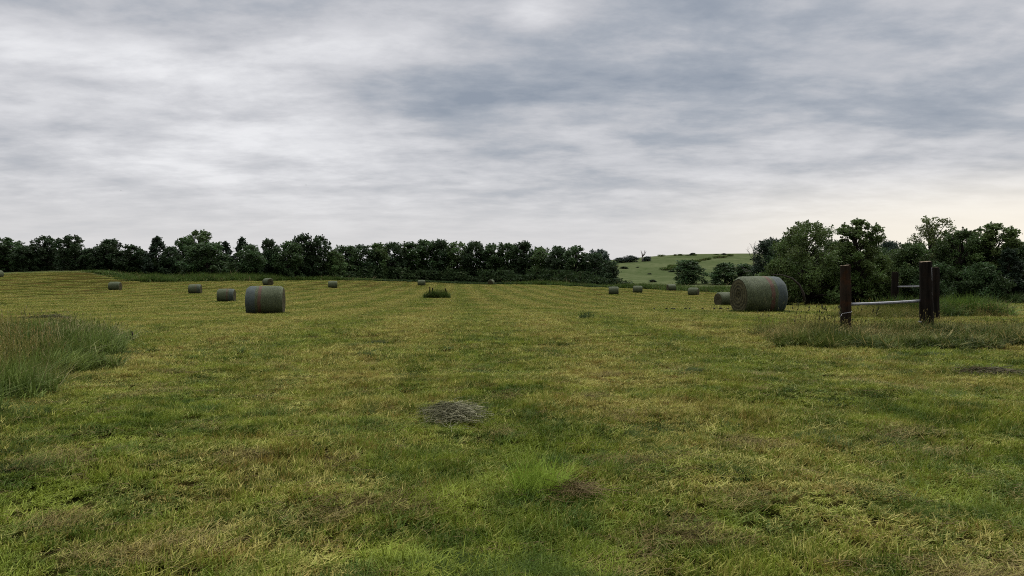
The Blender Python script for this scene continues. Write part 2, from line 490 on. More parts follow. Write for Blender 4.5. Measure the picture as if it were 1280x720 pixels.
def scatter(name, items, label, cat, mat=None):
    """ONE stuff object: items = [(source object, points (n,3), yaw (n), scale (n,3))]"""
    pts = np.concatenate([i[1] for i in items]); n = len(pts)
    me = bpy.data.meshes.new(name)
    me.vertices.add(n); me.vertices.foreach_set('co', pts.ravel().astype(np.float32))
    rot = np.zeros((n, 3)); rot[:, 2] = np.concatenate([i[2] for i in items])
    scl = np.concatenate([i[3] for i in items])
    idx = np.concatenate([np.full(len(i[1]), k) for k, i in enumerate(items)])
    a = me.attributes.new('rot', 'FLOAT_VECTOR', 'POINT'); a.data.foreach_set('vector', rot.ravel().astype(np.float32))
    a = me.attributes.new('scl', 'FLOAT_VECTOR', 'POINT'); a.data.foreach_set('vector', scl.ravel().astype(np.float32))
    a = me.attributes.new('idx', 'INT', 'POINT'); a.data.foreach_set('value', idx.astype(np.int32))
    me.update()
    o = link(bpy.data.objects.new(name, me))
    g = bpy.data.node_groups.new(name + '_scatter', 'GeometryNodeTree')
    g.interface.new_socket('Geometry', in_out='INPUT', socket_type='NodeSocketGeometry')
    g.interface.new_socket('Geometry', in_out='OUTPUT', socket_type='NodeSocketGeometry')
    nn, ll = g.nodes.new, g.links.new
    gi, go, join = nn('NodeGroupInput'), nn('NodeGroupOutput'), nn('GeometryNodeJoinGeometry')
    def named(nm, ty):
        x = nn('GeometryNodeInputNamedAttribute'); x.data_type = ty; x.inputs[0].default_value = nm
        return x.outputs[0]
    r_, s_, i_ = named('rot', 'FLOAT_VECTOR'), named('scl', 'FLOAT_VECTOR'), named('idx', 'INT')
    e2r = nn('FunctionNodeEulerToRotation'); ll(r_, e2r.inputs[0])
    for k, it in enumerate(items):
        oi = nn('GeometryNodeObjectInfo'); oi.inputs['Object'].default_value = it[0]
        cmp = nn('FunctionNodeCompare'); cmp.data_type = 'INT'; cmp.operation = 'EQUAL'
        ll(i_, cmp.inputs[2]); cmp.inputs[3].default_value = k
        ip = nn('GeometryNodeInstanceOnPoints')
        ll(gi.outputs[0], ip.inputs['Points']); ll(cmp.outputs[0], ip.inputs['Selection'])
        ll(oi.outputs['Geometry'], ip.inputs['Instance'])
        ll(e2r.outputs[0], ip.inputs['Rotation']); ll(s_, ip.inputs['Scale'])
        ll(ip.outputs[0], join.inputs[0])
    ll(join.outputs[0], go.inputs[0])
    md = o.modifiers.new('scatter', 'NODES'); md.node_group = g
    return tag(o, label, cat, kind='stuff')

def spread_items(sources, x, y, scale_xy, scale_z, dz=0.0):
    """deal points out to the sources"""
    n = len(x)
    z = Hn(x, y) + dz
    P = np.stack([x, y, z], 1)
    yaw = rng.uniform(0, 6.283, n)
    S = np.stack([scale_xy, scale_xy, scale_z], 1)
    k = rng.integers(0, len(sources), n)
    return [(s, P[k == i], yaw[k == i], S[k == i]) for i, s in enumerate(sources)]

def cells(y0, y1, step, margin, jit=0.35):
    """jittered grid over the part of the field that lies in and a little beside the view"""
    ys = np.arange(y0, y1, step)
    xx, yy = [], []
    for y in ys:
        hw = 0.66 * y + margin
        xs = np.arange(-hw, hw, step)
        xx.append(xs); yy.append(np.full(len(xs), y))
    x, y = np.concatenate(xx), np.concatenate(yy)
    x = x + rng.uniform(-jit, jit, len(x)) * step; y = y + rng.uniform(-jit, jit, len(y)) * step
    return x, y

# regions of tall grass on the near field
def in_left_clump(x, y):
    # edge runs from beside the camera's left to a rounded end about 17 m out
    e = np.interp(y, [6, 8.8, 11, 13.5, 15.5, 17.3, 18.6, 20, 24], [-5.0, -5.55, -6.0, -6.75, -7.55, -8.25, -8.9, -10.0, -14.5])
    e = e - 0.4 + (vnoise(x * 1.3 + 5, y * 1.3) - 0.5) * 0.6
    return (x < e) & (y < 21.5) & (y > 5)

def in_fence_strip(x, y):
    f = np.interp(x, [5.4, 6.0, 7.0, 9, 12, 20], [18.4, 17.0, 16.5, 16.7, 17.2, 17.6]) + (vnoise(x * 1.5, y * 1.5 + 60) - 0.5) * 0.6
    b = np.interp(x, [5.4, 6.2, 8, 12, 20], [18.6, 19.8, 20.9, 21.4, 21.8])
    return (x > 6.35) & (x < 24) & (y > f) & (y < b)

def mown_ok(x, y):
    return (y < edge_d(x, y) + 1.0) & ~in_left_clump(x, y) & ~in_fence_strip(x, y)

items = []
near_src = [source(patch(600, 0.32, (0.016, 0.068), (0.0045, 0.0098), 0.5, 0.9, clump=24, spread=0.022, lying=0.07), 'stubble', M_MOWN) for _ in range(8)]
thin_src = [source(patch(330, 0.32, (0.02, 0.06), (0.0036, 0.007), 0.6, 0.9, clump=16, spread=0.03, lying=0.25), 'stubble', M_MOWN) for _ in range(4)]
thatch_src = [source(patch(420, 0.36, (0.03, 0.07), (0.0022, 0.0042), 0.9, 0.6, clump=24, spread=0.05, lying=0.75), 'thatch', M_THATCH) for _ in range(4)]
def swept(n, size, h, w, clumps):
    # a tuft whose long blades all fall one way
    mb = MB(); c = (rng.random((clumps, 2)) - 0.5) * size; ci = rng.integers(0, clumps, n)
    base = np.concatenate([c[ci] + rng.normal(0, 0.035, (n, 2)), np.full((n, 1), -0.01)], 1)
    blades(mb, base, rng.uniform(h[0], h[1], n), rng.uniform(w[0], w[1], n), rng.normal(0, 0.7, n), rng.uniform(0.35, 1.05, n), rng.uniform(0.2, 1.0, n), rng.random(n) * 0.75)
    return mb
lush_src = [source(swept(230, 0.26, (0.08, 0.23), (0.0032, 0.0075), 7), 'tuft', M_LUSH) for _ in range(5)]
mid_src = [source(patch(2600, 1.3, (0.025, 0.085), (0.006, 0.012), 0.5, 0.8, clump=150, spread=0.045, lying=0.10), 'stubble', M_MOWN) for _ in range(4)]
far_src = [source(patch(4200, 4.6, (0.03, 0.085), (0.012, 0.028), 0.5, 0.7, clump=330, spread=0.16, lying=0.12, tint=(0.15, 0.85)), 'stubble', M_MOWN) for _ in range(3)]
long_src = [source(patch(170, 0.2, (0.08, 0.19), (0.003, 0.0065), 0.75, 1.2, clump=6, spread=0.05, lying=0.0, tint=(0, 0.4)), 'tuft', M_MOWN) for _ in range(4)]
x, y = cells(2.4, 14, 0.235, 1.0, 0.2); k = mown_ok(x, y); x, y = x[k], y[k]
bare = vnoise(x * 1.3 + 31, y * 1.5 + 17) * 0.7 + vnoise(x * 3.1 + 3, y * 3.1 + 44) * 0.45
kb = bare > 0.90
hz = 0.55 + 1.15 * vnoise(x * 1.6, y * 1.6) ** 1.4
items += spread_items(near_src, x[~kb], y[~kb], rng.uniform(0.9, 1.1, (~kb).sum()), hz[~kb], 0.010)
items += spread_items(thin_src, x[kb], y[kb], rng.uniform(0.9, 1.1, kb.sum()), rng.uniform(0.7, 1.1, kb.sum()), 0.012)
kt = bare > 0.845
items += spread_items(thatch_src, x[kt], y[kt], rng.uniform(0.9, 1.2, kt.sum()), rng.uniform(0.6, 1.2, kt.sum()), 0.012)
n = 7500
y = 2.6 + 62 * rng.random(n) ** 2.1; x = (rng.random(n) * 2 - 1) * (0.68 * y + 0.8)
k = mown_ok(x, y) & (vnoise(x * 0.7 + 77, y * 0.8 + 13) * 0.75 + vnoise(x * 2.3 + 9, y * 2.3) * 0.5 > 0.80); x, y = x[k], y[k]
items += spread_items(lush_src, x, y, rng.uniform(0.7, 1.25, len(x)), rng.uniform(0.35, 0.85, len(x)))
x, y = cells(13.6, 46, 1.0, 2.5); k = mown_ok(x, y); x, y = x[k], y[k]
items += spread_items(mid_src, x, y, rng.uniform(0.9, 1.1, len(x)), 0.75 + 0.65 * vnoise(x * 0.8, y * 0.8), 0.015)
x, y = cells(46, 220, 3.6, 8); k = mown_ok(x, y); x, y = x[k], y[k]
items += spread_items(far_src, x, y, rng.uniform(0.9, 1.1, len(x)), 0.8 + 0.6 * vnoise(x * 0.5, y * 0.5), 0.02)
n = 2600
y = 2.8 + 27 * rng.random(n) ** 1.6; x = (rng.random(n) * 2 - 1) * (0.68 * y + 0.8)
k = mown_ok(x, y) & (vnoise(x * 0.55 + 7, y * 0.55 + 3) + 0.35 * vnoise(x * 2.2, y * 2.2) > 0.80); x, y = x[k], y[k]
items += spread_items(long_src, x, y, rng.uniform(0.7, 1.5, len(x)), rng.uniform(0.5, 1.1, len(x)))
def strands(n, rx, ry, hz, ln, w, tint=(0, 1), edge=0.25):
    mb = MB()
    th = rng.uniform(0, 6.283, n); rr = np.minimum(np.abs(rng.normal(0, 0.5, n)), 1.15 * rng.random(n) ** 0.3)
    x, y = np.cos(th) * rr * rx, np.sin(th) * rr * ry
    top = hz * np.exp(-(rr / 0.75) ** 2)
    z = rng.random(n) ** 0.6 * top + 0.045
    L = rng.uniform(ln[0], ln[1], n); yaw = rng.uniform(0, 6.283, n)
    for i in range(n):
        a = yaw[i]; cv = rng.uniform(-3.0, 3.0); pts = []
        p = np.array([x[i], y[i], z[i]]); dz = rng.normal(0, 0.12)
        for k in range(5):
            pts.append(p.copy())
            p = p + np.array([math.cos(a), math.sin(a), dz - 0.06 * k]) * L[i] / 4; a += cv / 4
            p[2] = max(p[2], 0.03)
        mb.tube(pts, rng.uniform(*w), 3, rng.uniform(*tint), cap=False)
    return mb
litter_src = [source(strands(10, 0.35, 0.35, 0.015, (0.05, 0.15), (0.0008, 0.0015)), 'litter', M_HAY_BROWN) for _ in range(4)]
n = 520
y = 2.8 + 20 * rng.random(n) ** 1.5; x = (rng.random(n) * 2 - 1) * (0.68 * y + 0.6)
k = mown_ok(x, y); x, y = x[k], y[k]
items += spread_items(litter_src, x, y, rng.uniform(0.8, 1.3, len(x)), np.ones(len(x)))
# tufts added against the bales, their dark blades standing in for contact shade
for bpx, bd, brz, n in ((948, 31.9, 14, 130), (332, 40.0, 9, 110), (906, 79, 22, 60), (283, 83, 6, 50)):
    bx = ray(bpx, 365)[0] * bd; c_, s_ = math.cos(R(brz)), math.sin(R(brz))
    t = rng.uniform(-1, 1, n); sd = np.where(rng.random(n) < 0.8, -1, 1) * rng.uniform(0.42, 0.66, n)
    lx, ly = t * 0.95, sd
    e = rng.random(n) < 0.25
    lx[e] = np.sign(lx[e]) * rng.uniform(0.9, 1.05, e.sum()); ly[e] = rng.uniform(-0.5, 0.5, e.sum())
    items += spread_items(lush_src, bx + lx * c_ - ly * s_, bd + lx * s_ + ly * c_, rng.uniform(0.9, 1.5, n), rng.uniform(0.5, 1.2, n))
scatter('grass', items, 'short yellowish green mown grass stubble covering the hay field', 'grass')

# ------------------------------------------------------------------ tall grass
def seed_stems(n, size, h, mb=None, tint=(0.75, 1.0), head=0.012):
    """thin stems that end in a seed head"""
    mb = mb or MB()
    xy = (rng.random((n, 2)) - 0.5) * size
    for p in xy:
        hh = rng.uniform(*h); a = rng.uniform(0, 6.283); l = rng.uniform(0.02, 0.22)
        top = np.array([p[0] + math.cos(a) * l * hh, p[1] + math.sin(a) * l * hh, hh])
        mid = np.array([p[0] + math.cos(a) * l * hh * 0.3, p[1] + math.sin(a) * l * hh * 0.3, hh * 0.55])
        t = rng.uniform(*tint)
        mb.tube([np.array([p[0], p[1], 0]), mid, top], [0.002, 0.0018, 0.0015], 3, t, cap=False)
        e = top + (top - mid) * 0.22
        mb.tube([top, (top + e) / 2, e], [head * 0.4, head, head * 0.2], 4, t, cap=False)
    return mb

def tall_patch(n, size, h, w, mat, stems=0, sh=(0.5, 0.8), lean=0.35, curl=1.1, lying=0.05, clump=25, spread=0.09, tint=(0, 0.9), head=0.012):
    mb = patch(n, size, h, w, lean, curl, clump=clump, spread=spread, lying=lying, tint=tint)
    if stems: seed_stems(stems, size, sh, mb, head=head)
    return source(mb, 'tall_patch', mat)

green_src = [tall_patch(560, 0.8, (0.18, 0.52), (0.008, 0.019), M_TALL, 3, (0.4, 0.62), lean=0.5, curl=1.4, clump=8, spread=0.055, head=0.008) for _ in range(5)]
dry_src = [tall_patch(420, 0.8, (0.2, 0.5), (0.004, 0.010), M_TALL_DRY, 9, (0.4, 0.62), lean=0.4, curl=1.2, clump=12, spread=0.07, head=0.007) for _ in range(4)]
edge_src = [tall_patch(330, 0.6, (0.12, 0.34), (0.005, 0.011), M_TALL, 0, lean=0.7, curl=1.3, lying=0.12) for _ in range(3)]

def dense(x0, x1, y0, y1, step):
    xs, ys = np.meshgrid(np.arange(x0, x1, step), np.arange(y0, y1, step))
    x, y = xs.ravel(), ys.ravel()
    return x + rng.uniform(-.5, .5, len(x)) * step, y + rng.uniform(-.5, .5, len(y)) * step

x, y = dense(-24, -4.5, 5, 24, 0.42)
k = in_left_clump(x, y); x, y = x[k], y[k]
dr = 0.5 * vnoise(x * 0.6 + 2, y * 0.6 + 1) + np.interp(x / y * F + CX, [0, 45, 90, 130], [0.75, 0.62, 0.30, 0.12]) * (y > 10.5)
hz = 0.75 + 0.5 * vnoise(x * 0.7, y * 0.7 + 30)
dk = dr > 0.86
it = spread_items(green_src, x[~dk], y[~dk], rng.uniform(0.8, 1.15, (~dk).sum()), hz[~dk])
it += spread_items(dry_src, x[dk], y[dk], rng.uniform(0.8, 1.15, dk.sum()), hz[dk] * 0.85)
scatter('tall_grass', it, 'unmown clump of tall green grass with tan seed heads at the field\'s left side', 'tall grass')

def disc(px, d, rx, ry, step):
    c = xyz(px, 380, d)
    x, y = dense(c[0] - rx, c[0] + rx, d - ry, d + ry, step)
    k = ((x - c[0]) / rx) ** 2 + ((y - d) / ry) ** 2 < 1 + 0.35 * (vnoise(x * 1.5, y * 1.5) - 0.5)
    q = np.clip(1 - (((x - c[0]) / rx) ** 2 + ((y - d) / ry) ** 2), 0, 1) ** 0.5
    return x[k], y[k], q[k]
strip_src = [tall_patch(640, 0.8, (0.18, 0.52), (0.008, 0.019), M_STRIP, 4, (0.4, 0.66), lean=0.5, curl=1.4, clump=9, spread=0.06, head=0.008) for _ in range(5)]
stripd_src = [tall_patch(520, 0.8, (0.2, 0.52), (0.005, 0.012), M_STRIP, 8, (0.40, 0.60), lean=0.4, curl=1.2, clump=12, spread=0.07, head=0.008, tint=(0.25, 1.0)) for _ in range(4)]
x, y = dense(5, 24, 16, 23, 0.36)
k = in_fence_strip(x, y); x, y = x[k], y[k]
fr = y - np.interp(x, [5.4, 6.0, 7.0, 9, 12, 20], [18.4, 17.0, 16.5, 16.7, 17.2, 17.6])
dk = (fr > 1.9 + 5.0 * (vnoise(x * 0.9, y * 0.9) - 0.5))
hz = (0.5 + 0.55 * vnoise(x * 0.8, y * 0.8 + 11)) * np.interp(x, [5.4, 6.5, 8.5, 10], [1.1, 1.3, 1.0, 0.95])
it = spread_items(strip_src, x[~dk], y[~dk], rng.uniform(0.8, 1.1, (~dk).sum()), hz[~dk])
it += spread_items(stripd_src, x[dk], y[dk], rng.uniform(0.8, 1.1, dk.sum()), hz[dk] * 0.78)
x, y, q = disc(1022, 17.5, 0.75, 0.8, 0.3)
it += spread_items(strip_src, x, y, rng.uniform(0.8, 1.1, len(x)), 0.6 + 0.45 * q)
# dark flower heads on thin stems
mbk = source(seed_stems(6, 1.2, (0.5, 0.95), head=0.016, tint=(0.0, 0.1)), 'stalks', M_HAY_DARK)
n = 13; xx = rng.uniform(6.5, 8.2, n); yy = rng.uniform(17.5, 21, n)
it += spread_items([mbk], xx, yy, np.ones(n), rng.uniform(0.7, 1.05, n))
scatter('tall_grass', it, 'strip of tall gold and green grass around the wooden fence posts', 'tall grass')

# weeds behind the posts
weed_src = [tall_patch(420, 1.0, (0.35, 0.95), (0.014, 0.035), M_WEED, 0, lean=0.3, curl=0.9, clump=22, spread=0.11) for _ in range(3)]
weedb_src = [tall_patch(460, 1.0, (0.35, 0.80), (0.016, 0.038), M_BRIGHT, 0, lean=0.3, curl=0.9, clump=22, spread=0.11) for _ in range(2)]
x, y, q = disc(1207, 28.5, 1.1, 1.1, 0.33)
it = spread_items(weedb_src + weed_src, x, y, rng.uniform(0.8, 1.1, len(x)), 0.45 + 0.55 * q)
x, y, q = disc(1207, 27.6, 1.3, 0.7, 0.35)
it += spread_items(dry_src, x, y, rng.uniform(0.8, 1.1, len(x)), 0.6 + 0.2 * q)
x, y, q = disc(1165, 27.8, 0.9, 0.9, 0.35)
it += spread_items(weed_src, x, y, rng.uniform(0.8, 1.1, len(x)), 0.3 + 0.4 * q)
scatter('weeds', it, 'leafy bright green weed patch with dry brown base behind the thick fence post', 'weeds')
x, y, q = disc(1112, 27, 1.6, 1.0, 0.36)
it = spread_items(dry_src, x, y, rng.uniform(0.8, 1.1, len(x)), 0.5 + 0.5 * q)
x, y, q = disc(1133, 29, 1.2, 0.8, 0.36)
it += spread_items(weed_src, x, y, rng.uniform(0.8, 1.1, len(x)), 0.35 + 0.5 * q)
scatter('weeds', it, 'pale dry weeds and grass seen under the steel brace pipe', 'weeds')

x, y, q = disc(547, 90, 1.45, 1.0, 0.42)
it = spread_items(weed_src, x, y, rng.uniform(0.6, 0.85, len(x)), 0.6 + 0.65 * q)
scatter('weeds', it, 'green island of unmown weeds around three short dark posts', 'weeds')

# far bands
band_src = [tall_patch(520, 3.4, (0.5, 1.5), (0.06, 0.14), M_WEED, 0, lean=0.35, curl=0.9, clump=30, spread=0.3) for _ in range(3)]
bandd_src = [tall_patch(520, 3.4, (0.5, 1.5), (0.06, 0.14), M_WEED_DARK, 0, lean=0.35, curl=0.9, clump=30, spread=0.3) for _ in range(3)]
banddry_src = [tall_patch(520, 3.4, (0.5, 1.3), (0.06, 0.14), M_HAY_BROWN, 0, lean=0.35, curl=0.9, clump=30, spread=0.3) for _ in range(2)]
def band(px0, px1, off0, off1, step):
    """points between two offsets behind the field's far edge"""
    out_x, out_y = [], []
    px = px0
    while px < px1:
        d0 = float(np.interp(px, EDGE_PX, EDGE_D))
        for o in np.arange(off0, off1, step):
            d = d0 + o + rng.uniform(-.4, .4) * step
            out_x.append(ray(px + rng.uniform(-.5, .5) * step / d0 * F, 350)[0] * d); out_y.append(d)
        px += step / d0 * F
    return np.array(out_x), np.array(out_y)
x, y = band(118, 470, 0.5, 16, 1.9)
pxs = x / y * F + CX
hz = np.interp(pxs, [118, 150, 200, 260, 330, 380, 430, 470], [0.3, 0.6, 0.9, 1.25, 1.2, 0.8, 0.6, 0.35])
it = spread_items(band_src, x, y, rng.uniform(0.9, 1.2, len(x)), hz * (0.7 + 0.5 * vnoise(x * 0.2, y * 0.2)))
scatter('weeds', it, 'band of tall green weeds between the mown field and the western treeline', 'weeds')
x, y = band(470, 780, 0.5, 10, 2.0)
it = spread_items(bandd_src, x, y, rng.uniform(0.9, 1.2, len(x)), np.full(len(x), 0.45))
x, y = band(640, 940, 0.5, 18, 2.2)
it += spread_items(band_src, x, y, rng.uniform(0.9, 1.2, len(x)), 0.4 + 0.7 * vnoise(x * 0.15, y * 0.15))
x, y = band(728, 772, 12, 18, 1.4)
it += spread_items(banddry_src, x, y, rng.uniform(0.9, 1.2, len(x)), np.full(len(x), 1.5))
scatter('weeds', it, 'rough green weeds with a pinkish dry patch along the far end of the field', 'weeds')
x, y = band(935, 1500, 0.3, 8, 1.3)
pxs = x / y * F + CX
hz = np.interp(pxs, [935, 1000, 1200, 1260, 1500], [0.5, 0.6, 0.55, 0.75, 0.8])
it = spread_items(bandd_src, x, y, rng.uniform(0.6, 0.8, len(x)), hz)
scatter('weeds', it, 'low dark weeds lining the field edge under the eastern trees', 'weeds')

# ------------------------------------------------------------------ trees
def leaf_quads(mb, c, size, tint):
    n = len(c)
    a = rng.normal(size=(n, 3)); a /= np.linalg.norm(a, axis=1, keepdims=True)
    b = np.cross(a, rng.normal(size=(n, 3))); b /= np.maximum(np.linalg.norm(b, axis=1, keepdims=True), 1e-6)
    s = size[:, None]
    V = np.stack([c - a * s, c - b * s * 0.55, c + a * s, c + b * s * 0.55], 1)
    L = np.arange(n * 4)
    mb.add(V, L, np.full(n, 4), tint)

def tree_mesh(style, Ht, Rd, leaf, n, seed):
    """(trunk mesh, crown mesh) of one tree Ht tall and Rd in radius, standing at the origin"""
    global rng
    keep, rng = rng, np.random.default_rng(seed)
    P = dict(round=(0.03, 60, 0.24, 0.15), open=(0.05, 74, 0.19, 0.35), airy=(0.12, 64, 0.20, 0.3), spiky=(0.03, 64, 0.20, 0.5),
             cedar=(0.02, 56, 0.20, 0.5), bush=(0.0, 46, 0.27, 0.1))[style]
    ph = rng.uniform(0, 6.283, 3)
    base, nl, lr, spr = P
    lobes = []
    for i in range(nl):
        t = base + (1 - base) * ((i + rng.random()) / nl)
        u = (t - base) / (1 - base)
        if style == 'cedar': pr = (1 - u) ** 0.8 * 0.95 + 0.04
        elif style == 'bush': pr = math.sqrt(max(0.02, 1 - u ** 2.2))
        elif style == 'spiky': pr = (0.75 + 0.35 * u) * math.sqrt(max(0.02, 1 - u ** 2.6)) if u < .85 else 0.5 * rng.random() + 0.1
        else: pr = (0.9 + 0.2 * u) * math.sqrt(max(0.05, 1 - (u ** 3.2)))
        a = i * 2.39996 + rng.uniform(-.5, .5)
        pr *= 1 + 0.16 * math.sin(2 * a + ph[0]) + 0.12 * math.sin(3 * a + ph[1] + 4 * u)
        rr = pr * math.sqrt(rng.uniform(0.08, 1.0)) * (1 - lr * 0.8)
        r = lr * rng.uniform(0.55, 1.3) * (0.62 + 0.45 * pr)
        z = min(t * Ht, Ht - r * Rd * 0.7)
        lobes.append((np.array([math.cos(a) * rr * Rd, math.sin(a) * rr * Rd, z]), r * Rd))
    crown = MB(); trunk = MB()
    wts = np.array([r ** 2 for _, r in lobes]); wts /= wts.sum()
    for (c, r), w in zip(lobes, wts):
        m = max(8, int(n * w))
        d = rng.normal(size=(m, 3)); d /= np.linalg.norm(d, axis=1, keepdims=True)
        rad = r * rng.random(m) ** 0.42 * (0.75 + 0.5 * rng.random(m))
        p = c + d * rad[:, None] * [1, 1, 0.85]
        if spr:   # sprigs that stick out of the outline
            ns = 2 + int(3 * spr)
            for _ in range(ns):
                dd = rng.normal(size=3) + [0, 0, 0.9]; dd /= np.linalg.norm(dd)
                mm = max(4, int(m * 0.07))
                t = rng.random(mm) ** 1.4
                q = c + dd * (r * (0.8 + t[:, None] * (0.4 + 0.5 * spr))) + rng.normal(0, r * 0.10, (mm, 3)) * (1.2 - t[:, None])
                p = np.concatenate([p, q])
        p[:, 2] = np.maximum(p[:, 2], 0.1)
        leaf_quads(crown, p, leaf * rng.uniform(0.6, 1.3, len(p)), rng.uniform(0.0, 1.0) * 0.45 + rng.random(len(p)) * 0.55)
    cv = np.concatenate(crown.V); rad = np.percentile(np.hypot(cv[:, 0], cv[:, 1]), 97); top = np.percentile(cv[:, 2], 99.4)
    for v in crown.V:
        v[:, :2] *= Rd / rad; v[:, 2] *= Ht / top
    lobes = [(c * [Rd / rad, Rd / rad, Ht / top], r) for c, r in lobes]
    # trunk and limbs
    tr = Ht * 0.022 + 0.05
    zz = np.linspace(0, 0.86 * Ht, 7)
    wob = np.cumsum(rng.normal(0, Rd * 0.03, (7, 2)), 0); wob[0] = 0
    tp = np.concatenate([wob, zz[:, None]], 1)
    trunk.tube(tp, np.linspace(tr, tr * 0.2, 7), 7, 0.5, jitter=0.15)
    for c, r in lobes[::2] if style in ('round', 'bush', 'cedar') else lobes:
        z0 = max(0.08 * Ht, c[2] - rng.uniform(0.15, 0.35) * Ht)
        s = np.array([np.interp(z0, zz, tp[:, 0]), np.interp(z0, zz, tp[:, 1]), z0])
        m = (s + c) / 2 + rng.normal(0, Rd * 0.05, 3) + [0, 0, 0.03 * Ht]
        k = tr * (1 - 0.7 * z0 / Ht)
        trunk.tube([s, m, c], [k * 0.5, k * 0.32, k * 0.1], 5, 0.5, cap=False)
    out = trunk.mesh('trunk', M_BARK, True), crown.mesh('crown', M_LEAF)
    rng = keep
    return out

FAR = {}
for i, st in enumerate(['round', 'round', 'open', 'open', 'spiky', 'spiky', 'cedar', 'bush', 'round']):
    FAR.setdefault(st, []).append((10.0, 4.0, tree_mesh(st, 10.0, 4.0, 0.24, {'open': 5600, 'cedar': 4500}.get(st, 6500), 100 + i)))
NEAR = {}
for i, (st, h, r) in enumerate([('open', 7.4, 3.2), ('open', 7.2, 2.0), ('airy', 7.6, 2.2), ('round', 6.5, 2.6), ('bush', 3.5, 2.2), ('cedar', 6, 2.2), ('open', 6.6, 2.6), ('bush', 3.2, 2.0)]):
    NEAR.setdefault(st, []).append((h, r, tree_mesh(st, h, r, 0.085, {'airy': 7000, 'bush': 15000, 'open': 20000}.get(st, 22000), 300 + i)))
_cnt = {}

def tree(name, px, ytop, w, d, style, col, label, group=None, lib=None, var=None, cat='tree', zoff=-0.05):
    lib = lib or FAR
    k = var if var is not None else _cnt.get((id(lib), style), 0); _cnt[(id(lib), style)] = k + 1
    h0, r0, (tm, cm) = lib[style][k % len(lib[style])]
    X, Y, ZT = xyz(px, ytop, d)
    zb = H(X, Y) + zoff
    root = empty(name, (X, Y, zb), (k * 2.1 + px * 0.37) % 6.283)
    sr = (w / F * d / 2) / r0; sh = max(0.5, (ZT - zb)) / h0
    root.scale = (sr, sr, sh)
    t = link(bpy.data.objects.new('trunk', tm), root)
    c = link(bpy.data.objects.new('crown', cm), root)
    c.color = (*col, 1)
    return tag(root, label, cat, group)

DK, MD, LT, BL, CD = (0.034, 0.058, 0.022), (0.046, 0.080, 0.026), (0.070, 0.112, 0.034), (0.040, 0.064, 0.044), (0.025, 0.042, 0.021)  # BL: bluish distance haze tinted into the leaf colour
GW = 'trees of the western treeline'
for a in [
    (6, 298, 54, 182, 'open', MD, 'airy topped tree cut by the western edge of the picture'),
    (34, 308, 36, 180, 'round', DK, 'low dark tree in the dip beside the airy tree at the picture\'s edge'),
    (57, 296, 40, 183, 'open', DK, 'first of the two tall ragged trees above the ridge of the field'),
    (88, 295, 46, 181, 'open', DK, 'second, broader of the two tall ragged trees above the ridge of the field'),
    (114, 311, 34, 180, 'round', DK, 'low dark tree filling the notch beside the broad ragged tree'),
    (137, 300, 48, 184, 'spiky', DK, 'spiky tree with bare twigs standing behind the far bale on the slope'),
    (163, 307, 36, 182, 'spiky', DK, 'small spiky tree with upright twigs beside the notch in the treeline'),
    (179, 314, 30, 186, 'round', CD, 'short dark tree in the lowest notch of the treeline'),
    (196, 297, 40, 183, 'cedar', CD, 'dark pointed cedar with a single spire in the treeline'),
    (213, 309, 30, 182, 'round', DK, 'low dark tree between the spired cedar and the tallest crown'),
    (229, 298, 34, 190, 'open', MD, 'gappy tree leaning against the tallest crown of the treeline'),
    (250, 289, 46, 195, 'open', LT, 'tallest light green crown of the western treeline'),
    (256, 304, 56, 181, 'round', MD, 'smooth domed tree in front of the tallest crown'),
    (282, 303, 30, 196, 'cedar', CD, 'dark cedar tip just behind the smooth domed tree'),
    (302, 298, 30, 198, 'cedar', CD, 'lone dark spire rising behind the low round trees'),
    (313, 307, 44, 190, 'round', MD, 'low round mid green tree in front of the lone dark spire'),
    (337, 300, 36, 196, 'spiky', DK, 'twiggy topped tree standing over the two overlapping bales'),
    (360, 303, 46, 194, 'round', MD, 'broad leafy tree beside the twiggy topped tree over the overlapping bales'),
    (380, 294, 34, 198, 'spiky', DK, 'tall ragged tree, first of the twin tops before the skyline drops'),
    (399, 296, 34, 199, 'open', DK, 'tall ragged tree, second of the twin tops where the skyline drops'),
    (417, 313, 32, 200, 'bush', LT, 'light green shrubby tree right where the skyline drops'),
]:
    tree('tree', *a, group=GW)
GC = 'trees of the dense far wood'
cen = [(434, 308, 'round'), (452, 307, 'round'), (471, 305, 'spiky'), (492, 304, 'round'), (512, 304, 'spiky'), (532, 301, 'round'), (552, 301, 'spiky'),
       (573, 304, 'round'), (594, 303, 'round'), (614, 306, 'spiky'), (635, 305, 'round'), (656, 303, 'spiky'), (677, 311, 'round'), (697, 309, 'round'), (720, 309, 'spiky')]
clab = ['first tree of the dense wood, beside the light green shrubby tree', 'second tree of the dense wood, a rounded top beyond the lone bale',
        'third tree of the dense wood, thin pointed sprigs on top', 'fourth tree of the dense wood, rounded with a lighter crown',
        'fifth tree of the dense wood, pointed, just before the small far bale', 'rounded tree of the dense wood directly over the small far bale',
        'pointed tree of the dense wood directly over the three short posts', 'rounded tree of the dense wood one past the three short posts',
        'rounded tree of the dense wood, just before the bale in shadow', 'pointed tree of the dense wood directly over the bale in shadow',
        'rounded tree of the dense wood, just after the bale in shadow', 'tall pointed tree of the dense wood before its skyline steps down',
        'rounded tree of the dense wood where its skyline steps down', 'rounded dark tree, third from the open end of the dense wood',
        'twiggy tall tree, second from the open end of the dense wood']
for i, ((px, yt, st), lb) in enumerate(zip(cen, clab)):
    tree('tree', px, yt, 42, float(np.interp(px, [430, 530, 660, 740], [208, 228, 222, 206])), st, [MD, DK, LT, DK, MD][i % 5], lb, GC)
tree('tree', 744, 317, 34, 206, 'round', DK, 'dark rounded tree closing the open end of the dense wood', GC)
